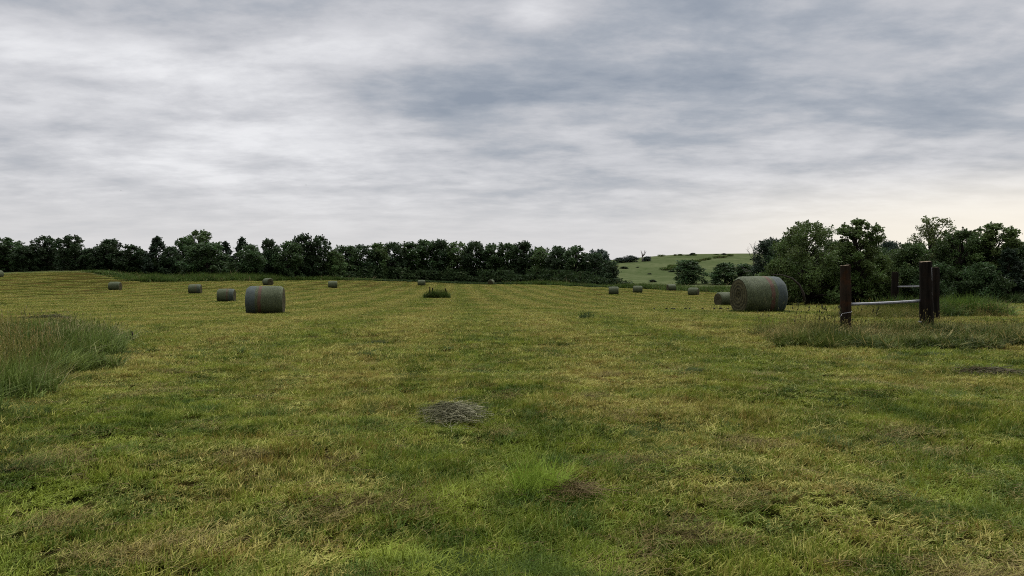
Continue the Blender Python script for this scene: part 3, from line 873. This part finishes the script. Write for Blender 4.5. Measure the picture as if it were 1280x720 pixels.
tree('tree', 763, 327, 30, 200, 'bush', DK, 'low dark tree at the wood\'s open end above the pinkish dry grass', GC)
tree('tree', 749, 312.5, 40, 270, 'open', (0.050, 0.075, 0.056), 'hazy bluish tree peeking over the wood\'s open end')  # haze put into this crown's leaf colour
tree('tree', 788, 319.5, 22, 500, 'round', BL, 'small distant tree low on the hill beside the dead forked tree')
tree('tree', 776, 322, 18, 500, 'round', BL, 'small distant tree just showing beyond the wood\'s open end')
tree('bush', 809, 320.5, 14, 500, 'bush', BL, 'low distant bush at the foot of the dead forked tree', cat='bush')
# pasture bushes
GB = 'bushes on the pasture'
tree('bush', 861, 325.5, 46, 268, 'bush', MD, 'largest round bush on the pasture, behind the four small bales', GB, cat='bush', var=0)
tree('bush', 906, 329, 44, 262, 'bush', MD, 'wide bush on the pasture beside the big bale with the red band', GB, cat='bush', var=0)
tree('bush', 931, 330, 34, 262, 'bush', MD, 'bush on the pasture half hidden by the dark eastern tree', GB, cat='bush', var=0)
tree('bush', 866, 316, 10, 562, 'bush', CD, 'lone dark round bush on the hill crest, over the largest pasture bush', GB, cat='bush')
tree('bush', 905, 316.5, 8, 566, 'bush', CD, 'lone dark round bush on the hill crest, nearer the bare soil strip', GB, cat='bush')
tree('bush', 780, 333, 12, 420, 'bush', DK, 'small bush at the hill foot beside the end of the wood', GB, cat='bush')
tree('bush', 812, 341.5, 7, 370, 'bush', CD, 'tiny dark bush alone on the open lower slope', GB, cat='bush')
tree('bush', 840, 338, 11, 390, 'bush', DK, 'small bush against the flank of the largest pasture bush', GB, cat='bush')
tree('bush', 816, 349.5, 11, 290, 'bush', CD, 'scrubby low bush in the weeds behind the small bales', GB, cat='bush')
tree('bush', 797, 337, 5, 430, 'bush', CD, 'tiniest dark bush speck high on the lower slope', GB, cat='bush')

# hedgerow and gullies on the hill
hedge_src = [source((lambda m: (leaf_quads(m, np.clip(rng.normal(0, 0.8, (260, 3)), -1.15, 1.15) * [1.8, 1.2, 0.8] + [0, 0, 1.0], rng.uniform(.25, .5, 260), rng.random(260)), m)[1])(MB()), 'scrub', M_WEED) for _ in range(3)]
def hillpts(seq, n):
    px = np.interp(rng.random(n), np.linspace(0, 1, len(seq)), [s[0] for s in seq])
    d = np.interp(px, [s[0] for s in seq], [s[1] for s in seq]) + rng.normal(0, 3, n)
    return (px - CX) / F * d, d
x1, y1 = hillpts([(838, 425), (855, 445), (880, 490), (915, 540)], 42)
x2, y2 = hillpts([(826, 400), (842, 415), (870, 450)], 14)
x3, y3 = hillpts([(820, 558), (860, 562), (910, 566)], 7)
x = np.concatenate([x1, x2, x3]); y = np.concatenate([y1, y2, y3])
it = spread_items(hedge_src, x, y, rng.uniform(0.5, 1.1, len(x)), rng.uniform(0.3, 0.75, len(x)))
scatter('scrub', it, 'dark line of scrub running up the gully of the pasture hill', 'scrub')

# the eastern trees
GE = 'trees of the eastern clump'
WL = (0.078, 0.115, 0.030)
MN = (0.054, 0.086, 0.024)
YG = (0.096, 0.120, 0.034)
for a in [
    ('tree', 964, 300, 62, 88, 'round', CD, 'nearly black rounded tree behind the bare twigs, at the clump\'s open end', 0),
    ('tree', 1010, 279, 104, 74, 'open', WL, 'broad willow like tree above the blue end of the big bale', 0),
    ('tree', 972, 326, 52, 72, 'bush', WL, 'low bulging light green shrub just over the big bale', 0),
    ('tree', 1072, 276, 66, 74, 'open', WL, 'upright tree with a thin visible trunk behind the thin fence post', 1),
    ('tree', 1042, 322, 60, 76, 'bush', MN, 'dark green shrub filling between the willow and the upright tree', 1),
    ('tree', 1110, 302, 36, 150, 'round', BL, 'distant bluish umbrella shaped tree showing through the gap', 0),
    ('tree', 1100, 320, 56, 75, 'bush', WL, 'light shrub under the distant bluish tree', 0),
    ('tree', 1140, 305, 76, 77, 'round', MN, 'rounded dark tree directly behind the thick fence post', 0),
    ('tree', 1166, 273, 66, 80, 'airy', YG, 'tall sparse tree with sky showing through its crown', 0),
    ('tree', 1200, 289, 84, 77, 'open', MN, 'full leafy tree beside the tall sparse one', 2),
    ('tree', 1240, 281, 72, 76, 'open', WL, 'yellowish pointed tree over the bright weed patch', 1),
    ('tree', 1262, 312, 58, 73, 'cedar', CD, 'dark drooping cedar near the eastern edge of the picture', 0),
    ('tree', 1290, 304, 66, 76, 'round', MD, 'rounded tree cut by the eastern edge of the picture', 0),
    ('tree', 1226, 330, 60, 72, 'bush', MD, 'dark shrub below the yellowish pointed tree', 1),
    ('tree', 1170, 330, 60, 73, 'bush', MD, 'dark shrub directly behind the pair of thick posts', 0),
    ('tree', 988, 297, 70, 84, 'round', MD, 'dark rounded tree showing through between the nearly black tree and the willow', 0),
    ('tree', 1042, 302, 64, 86, 'round', MN, 'rounded tree in the second row between the willow and the upright tree', 0),
    ('tree', 1092, 309, 54, 88, 'round', MD, 'low dark tree in the second row under the distant bluish tree', 0),
    ('tree', 1190, 303, 70, 88, 'round', MN, 'rounded tree in the second row below the tall sparse crown', 0),
    ('tree', 1222, 301, 60, 86, 'round', MD, 'dark tree in the second row between the full leafy tree and the yellowish one', 0),
    ('tree', 1268, 303, 64, 88, 'round', MN, 'rounded tree in the second row behind the drooping cedar', 0),
]:
    tree(*a[:7], a[7], GE, NEAR, a[8])
tree('tree', 1345, 296, 80, 76, 'open', MD, 'leafy tree of the clump standing just outside the picture', GE, NEAR, 0)

# undergrowth that fills the dark foot of the woods
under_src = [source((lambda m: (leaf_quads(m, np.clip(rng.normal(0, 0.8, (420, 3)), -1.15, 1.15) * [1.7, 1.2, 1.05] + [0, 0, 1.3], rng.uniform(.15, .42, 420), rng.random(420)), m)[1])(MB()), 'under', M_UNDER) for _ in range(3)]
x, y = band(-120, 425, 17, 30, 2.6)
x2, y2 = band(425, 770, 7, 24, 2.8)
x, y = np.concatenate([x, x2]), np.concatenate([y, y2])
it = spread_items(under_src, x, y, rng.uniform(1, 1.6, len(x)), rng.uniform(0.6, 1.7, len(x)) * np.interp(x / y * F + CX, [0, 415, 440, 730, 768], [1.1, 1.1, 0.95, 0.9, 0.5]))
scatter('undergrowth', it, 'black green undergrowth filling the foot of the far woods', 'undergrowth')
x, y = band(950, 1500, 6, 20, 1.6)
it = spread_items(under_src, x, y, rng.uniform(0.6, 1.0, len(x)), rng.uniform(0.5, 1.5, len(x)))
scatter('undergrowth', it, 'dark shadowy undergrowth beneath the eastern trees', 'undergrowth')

# bare and dead trees
def bare(name, px, ybase, ytop, d, spreadk, seed, label, mat, depth=4, rad=None, forked=False):
    global rng
    keep, rng = rng, np.random.default_rng(seed)
    X, Y, ZT = xyz(px, ytop, d); zb = H(X, Y) - 0.1
    Ht = ZT - zb
    mb = MB(); r0 = rad or Ht * 0.03
    def grow(p, v, ln, r, k):
        q = p + v * ln
        m = (p + q) / 2 + rng.normal(0, ln * 0.05, 3)
        mb.tube([p, m, q], [r, r * 0.8, r * 0.6], 5, 0.5, cap=(k == 0))
        if k == 0: return
        for _ in range(3 if k > 1 else 4):
            a = v + rng.normal(0, spreadk, 3) + [0, 0, 0.15]; a /= np.linalg.norm(a)
            grow(q if rng.random() < .6 else m, a, ln * rng.uniform(0.5, 0.8), r * 0.55, k - 1)
    if forked:
        b = np.zeros(3); f = np.array([0, 0, Ht * 0.45])
        mb.tube([b, f * 0.5, f], [r0, r0 * .9, r0 * .8], 6)
        for t in ([-0.9, 0, Ht], [-0.1, 0.2, Ht * .8], [1.6, 0.1, Ht * 1.02], [2.3, 0, Ht * .92]):
            t = np.array(t); mb.tube([f, f + (t - f) * .5 + [0.2, 0, -.3], t], [r0 * .7, r0 * .5, r0 * .3], 5)
    else:
        grow(np.zeros(3), np.array([0, 0, 1.0]), Ht * 0.36, r0, depth)
    o = mb.build(name, mat); o.location = (X, Y, zb)
    if not forked:
        top = max(v.co.z for v in o.data.vertices); o.scale.z = Ht / top
    rng = keep
    return tag(o, label, 'tree')
bare('dead_tree', 803, 325, 313, 498, 0.4, 5, 'dead forked tree with bare limbs low on the hill skyline', M_DEADBARK, rad=0.48, forked=True)
bare('bare_tree', 946, 378, 301, 90, 0.5, 8, 'leafless grey tree with fine twigs beside the nearly black tree', M_DEADBARK, rad=0.10)
mb = MB()
P = [np.array(xyz(*p, 67.5)) for p in ((1006, 378), (1004, 366), (999, 356), (990, 348), (978, 344), (964, 343))]
mb.tube(P, [0.11, 0.10, 0.085, 0.07, 0.05, 0.03], 7)
o = mb.build('bent_trunk', M_BARK, None, True); tag(o, 'dark bent trunk arching out of the shrubs beside the big bale', 'tree trunk')

# ------------------------------------------------------------------ hay bales
BR, BLn = 0.735, 1.66
def bale_side():
    seg, nx = 56, 15
    prof = []
    for i in range(nx):
        t = -1 + 2 * i / (nx - 1)
        r = BR * (1 - 0.13 * max(0, (abs(t) - 0.80) / 0.20) ** 2.2)
        prof.append((t * BLn / 2, r))
    V = []
    for i, (x, r) in enumerate(prof):
        for k in range(seg):
            a = 2 * math.pi * k / seg
            rr = r * (1 + 0.012 * math.sin(3 * a + i * .3) + 0.036 * (vnoise([i * .5 + 3], [k * .4])[0] - .5))
            y, z = math.sin(a) * rr, math.cos(a) * rr
            if z < -0.80 * BR:
                y *= 1.04; z = -0.80 * BR - (-z - 0.80 * BR) * 0.45
            else:
                y *= 1 + 0.03 * max(0, -z / BR)
            V.append((x, y, z + BR * 0.89))
    V = np.array(V)
    idx = np.arange(nx * seg).reshape(nx, seg)
    q = np.stack([idx[:-1], np.roll(idx[:-1], -1, 1), np.roll(idx[1:], -1, 1), idx[1:]], -1).reshape(-1, 4)
    return V, q, idx
BV, BQ, BI = bale_side()
def bale_meshes():
    m = MB(); m.add(BV, BQ[:, ::-1].ravel(), np.full(len(BQ), 4), 0.5)
    wrap = m.mesh('net_wrap', M_WRAP, True)
    ends = []
    for side, s in ((0, -1), (-1, 1)):
        rim = BV[BI[side]]; c = rim.mean(0); seg = len(rim)
        rings = [rim + [0, 0, 0]]
        for t in (0.94, 0.8, 0.62, 0.45, 0.28, 0.12):
            ring = c + (rim - c) * t
            ring[:, 0] += s * (0.025 * (1 - t) + 0.015 * (rng.random(seg) - 0.5)) - s * (0.05 if t < 0.2 else 0)
            rings.append(ring)
        V = np.concatenate(rings + [c[None] - [s * 0.03, 0, 0]])
        L, S = [], []
        for i in range(len(rings) - 1):
            for k in range(seg):
                f = [i * seg + k, i * seg + (k + 1) % seg, (i + 1) * seg + (k + 1) % seg, (i + 1) * seg + k]
                L += f if s < 0 else f[::-1]; S.append(4)
        n0 = (len(rings) - 1) * seg
        for k in range(seg):
            f = [n0 + k, n0 + (k + 1) % seg, len(V) - 1]
            L += f if s < 0 else f[::-1]; S.append(3)
        e = MB(); e.add(V, L, S, 0.5)
        ends.append(e.mesh('end_face', M_END, False))
    return wrap, ends
WRAP, ENDS = bale_meshes()
GBALE = 'round hay bales on the mown field'
def bale(px, d, rz, stripe, label, scale=1.0):
    X = ray(px, 365)[0] * d
    o = empty('hay_bale', (X, d, H(X, d) - 0.06), R(rz))
    o.scale = (scale,) * 3
    w = link(bpy.data.objects.new('net_wrap', WRAP), o)
    w.color = (stripe, 1, 1, 1)
    for e in ENDS:
        link(bpy.data.objects.new('end_face', e), o)
    return tag(o, label, 'hay bale', GBALE)
bale(948, 31.9, 14, 1.0, 'large green round bale with red and blue bands beside the fence posts', 1.07)
bale(332, 40.0, 189, 0.9, 'big dark green bale with faint red band on the western half of the field', 1.06)
bale(335, 150, 140, 0.0, 'small angled bale peeking out right above the big western bale')
bale(283, 83, 6, 0.7, 'medium bale with a pale bluish edge beside the big western bale')
bale(244, 115, 8, 0.4, 'small bale just uphill of the medium bale with the bluish edge')
bale(144, 125, 4, 0.0, 'lone bale below the rounded ridge on the western slope')
bale(416, 150, 12, 0.0, 'lone small bale in front of the twin topped ragged trees')
bale(527, 188, -4, 0.0, 'smallest pale bale against the dark wood, over the three posts')
bale(614, 204, 75, 0.0, 'dim bale in the wood\'s shadow at the far field edge, seen end on')
bale(767, 136, -6, 0.0, 'first of the four small bales before the hill, below the wood\'s end')
bale(797, 150, -2, 0.0, 'second of the four small bales before the hill')
bale(839, 165, 12, 0.0, 'third and highest of the four small bales before the hill')
bale(867, 136, -28, 0.0, 'fourth of the four small bales, its end turned towards the big banded bale')
bale(906, 79, 22, 0.0, 'half hidden bale tucked behind the big banded bale')
bale(-3, 150, 70, 0.0, 'dark bale cut off by the western edge of the picture')

# ------------------------------------------------------------------ fence posts, pipes, wire
def post(name, px, ytop, d, r, mat, label, lean=(0, 0), group=None, cat='fence post', flat=0.0, seed=1):
    global rng
    keep, rng = rng, np.random.default_rng(seed)
    X, Y, ZT = xyz(px, ytop, d); zb = H(X, Y) - 0.25
    h = ZT - zb; m = 22; seg = 24
    th = np.arange(seg) / seg * 2 * math.pi
    V = []
    lob = 1 + 0.07 * np.sin(2 * th + seed) + 0.05 * np.sin(3 * th + 2 * seed) + 0.07 * (rng.random(seg) - 0.5)
    for i in range(m):
        t = i / (m - 1)
        rr = r * lob * (1.08 - 0.14 * t + 0.045 * (rng.random(seg) - .5) + 0.04 * math.sin(t * 9 + seed) + 0.03 * math.sin(t * 23 + 2 * seed))
        if i == m - 1: rr = rr * 0.95
        z = h * t + (0 if i < m - 1 else flat * np.cos(th - 0.4) + 0.012 * (rng.random(seg) - .5))
        V.append(np.stack([np.cos(th) * rr + lean[0] * t, np.sin(th) * rr + lean[1] * t, np.broadcast_to(z, seg)], 1))
    V = np.concatenate(V)
    idx = np.arange(m * seg).reshape(m, seg)
    q = np.stack([idx[:-1], np.roll(idx[:-1], -1, 1), np.roll(idx[1:], -1, 1), idx[1:]], -1).reshape(-1, 4)
    root = empty(name, (X - lean[0], Y - lean[1], zb))
    b = MB(); b.add(V, q.ravel(), np.full(len(q), 4), 0.5)
    b.build('shaft', mat, root, True)
    rim = V[idx[-1]]; c = rim.mean(0)
    VV = np.concatenate([rim, c + (rim - c) * 0.6 + rng.normal(0, r * .03, (seg, 3)), (c + [0, 0, -r * .06])[None]])
    L, S = [], []
    for k in range(seg):
        k2 = (k + 1) % seg
        L += [k, k2, seg + k2, seg + k]; S.append(4)
        L += [seg + k, seg + k2, 2 * seg]; S.append(3)
    e = MB(); e.add(VV, L, S, 0.5)
    e.build('cut_top', M_CUT, root)
    rng = keep
    return tag(root, label, cat, group)
GP = 'wooden brace posts'
post('fence_post', 1056.5, 331.5, 20.0, 0.122, M_POST, 'thinner reddish brown wooden post at the free end of the brace', (-0.03, 0), GP, flat=0.01, seed=2)
post('fence_post', 1156.5, 327, 20.4, 0.160, M_POST_DARK, 'thickest blackish wooden post, front one of the pair', (-0.05, 0.02), GP, flat=0.015, seed=5)
post('fence_post', 1169, 334, 25.5, 0.135, M_POST_DARK, 'dark post half hidden directly behind the thickest post', (0, 0), GP, seed=7)
post('fence_post', 1119, 340, 31, 0.125, M_POST_DARK, 'far dark post in the shade holding the upper pipe', (0.02, 0), GP, seed=9)
def pipe(p, q, r, mat, label, name='brace_pipe', cat='pipe', sag=0.0):
    p, q = np.array(p), np.array(q)
    t = np.linspace(0, 1, 9)[:, None]
    P = p + (q - p) * t + np.array([0, 0, -sag]) * (4 * t * (1 - t))
    b = MB(); b.tube(P, r, 10); o = b.build(name, mat, None, True)
    return tag(o, label, cat)
pipe(xyz(1060, 380.5, 20.0), xyz(1152, 376.0, 20.4), 0.038, M_PIPE, 'grey steel pipe bracing the two front fence posts', sag=0.012)
pipe(xyz(1122, 358.5, 31), xyz(1167, 358.0, 25.7), 0.035, M_PIPE_DULL, 'dull steel pipe higher up between the rear posts')
def wire(pts, label, r=0.0055, name='fence_wire'):
    b = MB(); b.tube(np.array(pts), r, 5); o = b.build(name, M_WIRE)
    return tag(o, label, 'wire')
def loop(px, d, rad, y0, y1, turns=1.0, a0=-2.6):
    out = []
    cx = ray(px, y0)[0] * d
    for i in range(25):
        t = i / 24; a = a0 + turns * 2 * math.pi * t
        z = CAMZ + ray(px, y0 + (y1 - y0) * t)[1] * d
        out.append((cx + math.cos(a) * rad, d + math.sin(a) * rad, z))
    return out
lp = loop(1057.5, 20.0, 0.135, 392, 385, 1.05, -3.0)
wire([xyz(1048.5, 397, 19.9), xyz(1052, 394, 19.86)] + lp, 'twisted pale wire wrapped round the thinner post')
wire(loop(1157, 20.4, 0.178, 402.5, 401.5, 1.6, -3.1), 'pale wire band wrapped low round the thickest post')
hw = [xyz(px, py, 20.28) for px, py in ((1164.5, 334), (1165, 345), (1164.6, 360), (1165.2, 375), (1165, 392))]
wire(hw, 'loose wire hanging down the side of the thickest post', 0.004)

# three short posts in the weed island
GS = 'short posts in the weed island'
def stub(px, ytop, lean, label, seed):
    d = 90
    X, Y, ZT = xyz(px, ytop, d); zb = H(X, Y) - 0.1; h = ZT - zb
    b = MB(); t = np.linspace(0, 1, 6)
    P = np.stack([lean * (t - 1) * h, 0 * t, h * t], 1)
    b.tube(P, np.array([.075, .075, .07, .07, .065, .06]), 8, jitter=0.2)
    o = b.build('short_post', M_POST_DARK); o.location = (X, Y, zb)
    return tag(o, label, 'post', GS)
stub(537.3, 358.3, 0.0, 'tallest upright post at one end of the weed island', 1)
stub(540.7, 359.5, 0.08, 'second upright post, close beside the tallest one in the weed island', 2)
stub(556.3, 360.3, -0.35, 'leaning post alone at the other end of the weed island', 3)

# ------------------------------------------------------------------ loose hay, tufts and weeds
def clump(name, mb, px, d, mat, label, cat):
    X = ray(px, 365)[0] * d
    o = mb.build(name, mat); o.location = (X, d, H(X, d))
    return tag(o, label, cat)
clump('hay_clump', strands(900, 0.32, 0.52, 0.15, (0.12, 0.36), (0.0010, 0.0021)), 568, 8.6, M_HAY, 'grey matted wisp of cut hay lying in the middle foreground', 'hay clump')
clump('hay_clump', strands(130, 0.22, 0.26, 0.04, (0.10, 0.30), (0.0014, 0.0024)), 722, 5.7, M_HAY_BROWN, 'brownish scrap of cut hay beside the bright green tuft', 'hay clump')
clump('hay_clump', strands(420, 0.55, 0.30, 0.05, (0.15, 0.4), (0.003, 0.005)), 1240, 12.4, M_HAY_DARK, 'flat dark smear of cut hay below the fence grass', 'hay clump')
clump('hay_clump', strands(600, 0.9, 0.35, 0.12, (0.2, 0.5), (0.005, 0.009)), 62, 28.5, M_HAY_DARK, 'dark low line of cut hay beyond the tall grass clump', 'hay clump')
clump('grass_tuft', patch(750, 0.40, (0.16, 0.34), (0.004, 0.0075), 0.6, 0.7, clump=14, spread=0.05, lying=0.0, tint=(0, 0.5)), 676, 5.9, M_TUFT, 'bright yellow green tuft of longer grass in the foreground', 'grass tuft')
clump('grass_tuft', patch(160, 0.5, (0.2, 0.42), (0.008, 0.014), 0.5, 0.8, clump=7, spread=0.08, lying=0.05), 737, 26.5, M_WEED_DARK, 'small dark weed left standing alone in the middle field', 'grass tuft')

mb = MB()
p = [(0, 0, 0), (0.015, 0, 0.09), (0.028, 0, 0.17), (0.026, 0, 0.23), (0.005, 0, 0.27), (-0.02, 0, 0.28)]
mb.tube(np.array(p), [0.004, 0.004, 0.011, 0.016, 0.009, 0.004], 6)
clump('dead_stalk', mb, 163.5, 17.6, M_CLOD, 'single black dried stalk with a bent tip at the end of the tall grass clump', 'dead stalk')

# small dark clods scattered on the field near the big bale
GK = 'dark clods near the banded bale'
for px, py in ((818, 386.5), (833, 386), (840, 385), (843, 388), (857, 387), (862, 386), (878, 387.5), (893, 388), (901, 387.5), (910, 388)):
    d = 36.0
    for _ in range(6):
        X = ray(px, py)[0] * d; d = d + 0 * X
    z = H(X, d)
    m = MB(); rad = rng.uniform(0.05, 0.085)
    m.tube([(-rad, 0, 0.05), (-rad * .4, .01, 0.09), (rad * .5, 0, 0.10), (rad, -.01, 0.06)], [rad * .3, rad * .6, rad * .55, rad * .25], 6, jitter=0.4)
    dd = (CAMZ - z - 0.05) / -ray(px, py)[1]
    X = ray(px, py)[0] * dd
    o = m.build('clod', M_CLOD); o.location = (X, dd, H(X, dd) + 0.01); o.rotation_euler = (0, 0, px)
    tag(o, 'small dark clod lying on the stubble in the row before the banded bale', 'clod', GK)

# ------------------------------------------------------------------ birds
def bird(px, py, d, yaw, span, label):
    X, Y, Z = xyz(px, py, d)
    root = empty('bird', (X, Y, Z), yaw)
    b = MB(); s = span
    b.tube([(0, -.30 * s, 0), (0, -.2 * s, 0), (0, 0, .01 * s), (0, .15 * s, .015 * s), (0, .22 * s, .02 * s), (0, .27 * s, .01 * s)],
           [.02 * s, .035 * s, .06 * s, .05 * s, .04 * s, .008 * s], 8)
    b.build('body', M_BIRD, root, True)
    for sd in (-1, 1):
        w = MB(); st = []
        for t, c, up in ((0.1, .15, .02), (.28, .16, .10), (.5, .06, .05)):
            for yy, zz in ((c * .6, .006), (-c * .6, .006), (-c * .6, -.006), (c * .6, -.006)):
                st.append((sd * t * s, yy * s - (t - .1) * .25 * s, (up + zz) * s))
        L = []
        for i in range(2):
            for k in range(4):
                L += [i * 4 + k, i * 4 + (k + 1) % 4, (i + 1) * 4 + (k + 1) % 4, (i + 1) * 4 + k]
        L += [0, 1, 2, 3, 8, 9, 10, 11]
        w.add(st, L, [4] * 10, .5); w.build('wing', M_BIRD, root)
    return tag(root, label, 'bird')
bird(151, 238.5, 140, 0.8, 0.34, 'tiny dark bird in the sky over the western treeline')
bird(382.5, 231.3, 130, 1.3, 0.36, 'tiny dark bird flying higher over the tall twin topped trees')

# ------------------------------------------------------------------ sky and light
SUN_EL, SUN_AZ = R(44), R(48)      # azimuth clockwise from the view direction: to the right
w = bpy.data.worlds.new('World'); scene.world = w; w.use_nodes = True
nt = w.node_tree
for n_ in list(nt.nodes): nt.nodes.remove(n_)
wo = nt.nodes.new('ShaderNodeOutputWorld'); bg = nt.nodes.new('ShaderNodeBackground')
bg.inputs['Strength'].default_value = 0.1
nt.links.new(bg.outputs[0], wo.inputs[0])
sky = nt.nodes.new('ShaderNodeTexSky'); sky.sky_type = 'NISHITA'; sky.sun_disc = False
sky.sun_elevation = SUN_EL; sky.sun_rotation = SUN_AZ
sky.air_density = 1.0; sky.dust_density = 2.0
tc = nt.nodes.new('ShaderNodeTexCoord').outputs['Generated']
sp = nt.nodes.new('ShaderNodeSeparateXYZ'); nt.links.new(tc, sp.inputs[0])
x, y, z = (N(nt, s) for s in sp.outputs)
zz = z.max(0.0) + 0.15
cx = nt.nodes.new('ShaderNodeCombineXYZ')
nt.links.new((x / zz).s, cx.inputs[0]); nt.links.new((y / zz).s, cx.inputs[1])
Pc = cx.outputs[0]
az = x._m('ARCTAN2', y)
el = z
wn = noise(nt, Pc, 0.55, 4, 0.55)
wn2 = noise(nt, Pc, 0.55, 4, 0.55, off=(21, 8, 3))
azw = az + (wn - 0.5) * 0.34
elw = el + (wn2 - 0.5) * 0.12
def blob(px, py, sx, sy, amp):
    a0 = math.atan((px - CX) / F); e0 = (HOR - py) / F * math.cos(a0) * 0.98
    u = (azw - a0) * (F / sx); v = (elw - e0) * (F / sy)
    return ((u * u + v * v) * -1.0).exp() * amp
big = noise(nt, Pc, 0.62, 5, 0.55, 0.2, vscale=(0.85, 1.0, 1), off=(2.2, 1.7, 0))
mid = noise(nt, Pc, 2.1, 7, 0.60, 0.12, vscale=(0.85, 1.1, 1), off=(7, 3, 0))
fine = noise(nt, Pc, 5.5, 5, 0.62, 0.1, vscale=(0.85, 1.15, 1), off=(1, 9, 0))
dens = (big - 0.5) * 1.2 + (mid.smooth(0.36, 0.66) - 0.5) * 0.22 + (mid - 0.5) * 0.50 + (fine - 0.5) * 0.46 + 0.42
for b in [(920, 75, 330, 75, 0.33), (570, 125, 160, 26, 0.24), (1180, 40, 220, 60, 0.14), (1230, 150, 180, 40, 0.20), (760, 120, 160, 40, 0.14), (150, 25, 180, 30, 0.16), (620, 20, 120, 30, 0.10), (1000, 205, 200, 18, 0.12),
          (670, 36, 60, 20, -0.50), (440, 60, 110, 22, -0.28), (310, 112, 170, 20, -0.27), (180, 128, 90, 14, 0.10), (40, 75, 150, 30, -0.10), (480, 165, 140, 12, 0.10), (380, 130, 120, 10, 0.08), (90, 195, 90, 14, -0.22), (340, 190, 260, 40, -0.18), (720, 165, 220, 24, -0.16), (1050, 180, 160, 14, -0.12), (860, 60, 60, 14, -0.18)]:
    dens = dens + blob(*b)
# towards the horizon the deck thins out to a pale veil
veil = el.smooth(0.13, 0.015)
cr = nt.nodes.new('ShaderNodeValToRGB'); e = cr.color_ramp.elements
e[0].position, e[0].color = 0.0, (0.86, 0.86, 0.88, 1)
e[1].position, e[1].color = 1.0, (0.275, 0.315, 0.380, 1)
for p_, c_ in ((0.30, (0.66, 0.662, 0.69, 1)), (0.52, (0.53, 0.54, 0.575, 1)), (0.75, (0.385, 0.415, 0.468, 1))):
    k_ = e.new(p_); k_.color = c_
nt.links.new(dens.clamp().s, cr.inputs[0])
warm = (az * (1 / 0.75)).smooth(0.12, 0.75) * el.smooth(0.125, 0.03)
hz_c = mixc(nt, (az * (1 / 0.75)).smooth(0.1, 0.8), (0.73, 0.72, 0.725), (0.90, 0.85, 0.765))
c = mixc(nt, veil * 0.85, cr.outputs[0], hz_c)
c = mixc(nt, warm * 0.8, c, (1.0, 0.93, 0.81))
gain = (z.smooth(0.33, 0.95) * 4.6 + 1.0) * (y.smooth(-0.5, 0.45) * 0.55 + 0.45)  # brightens the unseen overhead sky, dims it behind the camera, to shape the light
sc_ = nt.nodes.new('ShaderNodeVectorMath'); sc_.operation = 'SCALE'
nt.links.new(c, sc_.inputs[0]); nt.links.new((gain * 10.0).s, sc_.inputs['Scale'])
# a little of the clear sky still shines through the thin cloud
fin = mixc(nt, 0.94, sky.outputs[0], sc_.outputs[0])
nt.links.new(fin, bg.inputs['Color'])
w.cycles.sampling_method = 'MANUAL'; w.cycles.sample_map_resolution = 512

sl = bpy.data.lights.new('sun', 'SUN'); sl.energy = 1.5; sl.angle = R(14); sl.color = (1.0, 0.95, 0.88)
so = link(bpy.data.objects.new('sun', sl))
dv = Vector((math.sin(SUN_AZ) * math.cos(SUN_EL), math.cos(SUN_AZ) * math.cos(SUN_EL), math.sin(SUN_EL)))
so.rotation_euler = dv.to_track_quat('Z', 'Y').to_euler()

# ------------------------------------------------------------------ render settings
vs = scene.view_settings
vs.view_transform = 'Standard'; vs.look = 'None'; vs.exposure = 0.0; vs.gamma = 1.0; vs.use_curve_mapping = False
cy = scene.cycles
cy.max_bounces = 5; cy.diffuse_bounces = 3; cy.glossy_bounces = 2; cy.transmission_bounces = 4; cy.transparent_max_bounces = 4
cy.use_denoising = False; cy.pixel_filter_type = 'BLACKMAN_HARRIS'; cy.filter_width = 1.05
cy.caustics_reflective = cy.caustics_refractive = False
scene.render.film_transparent = False
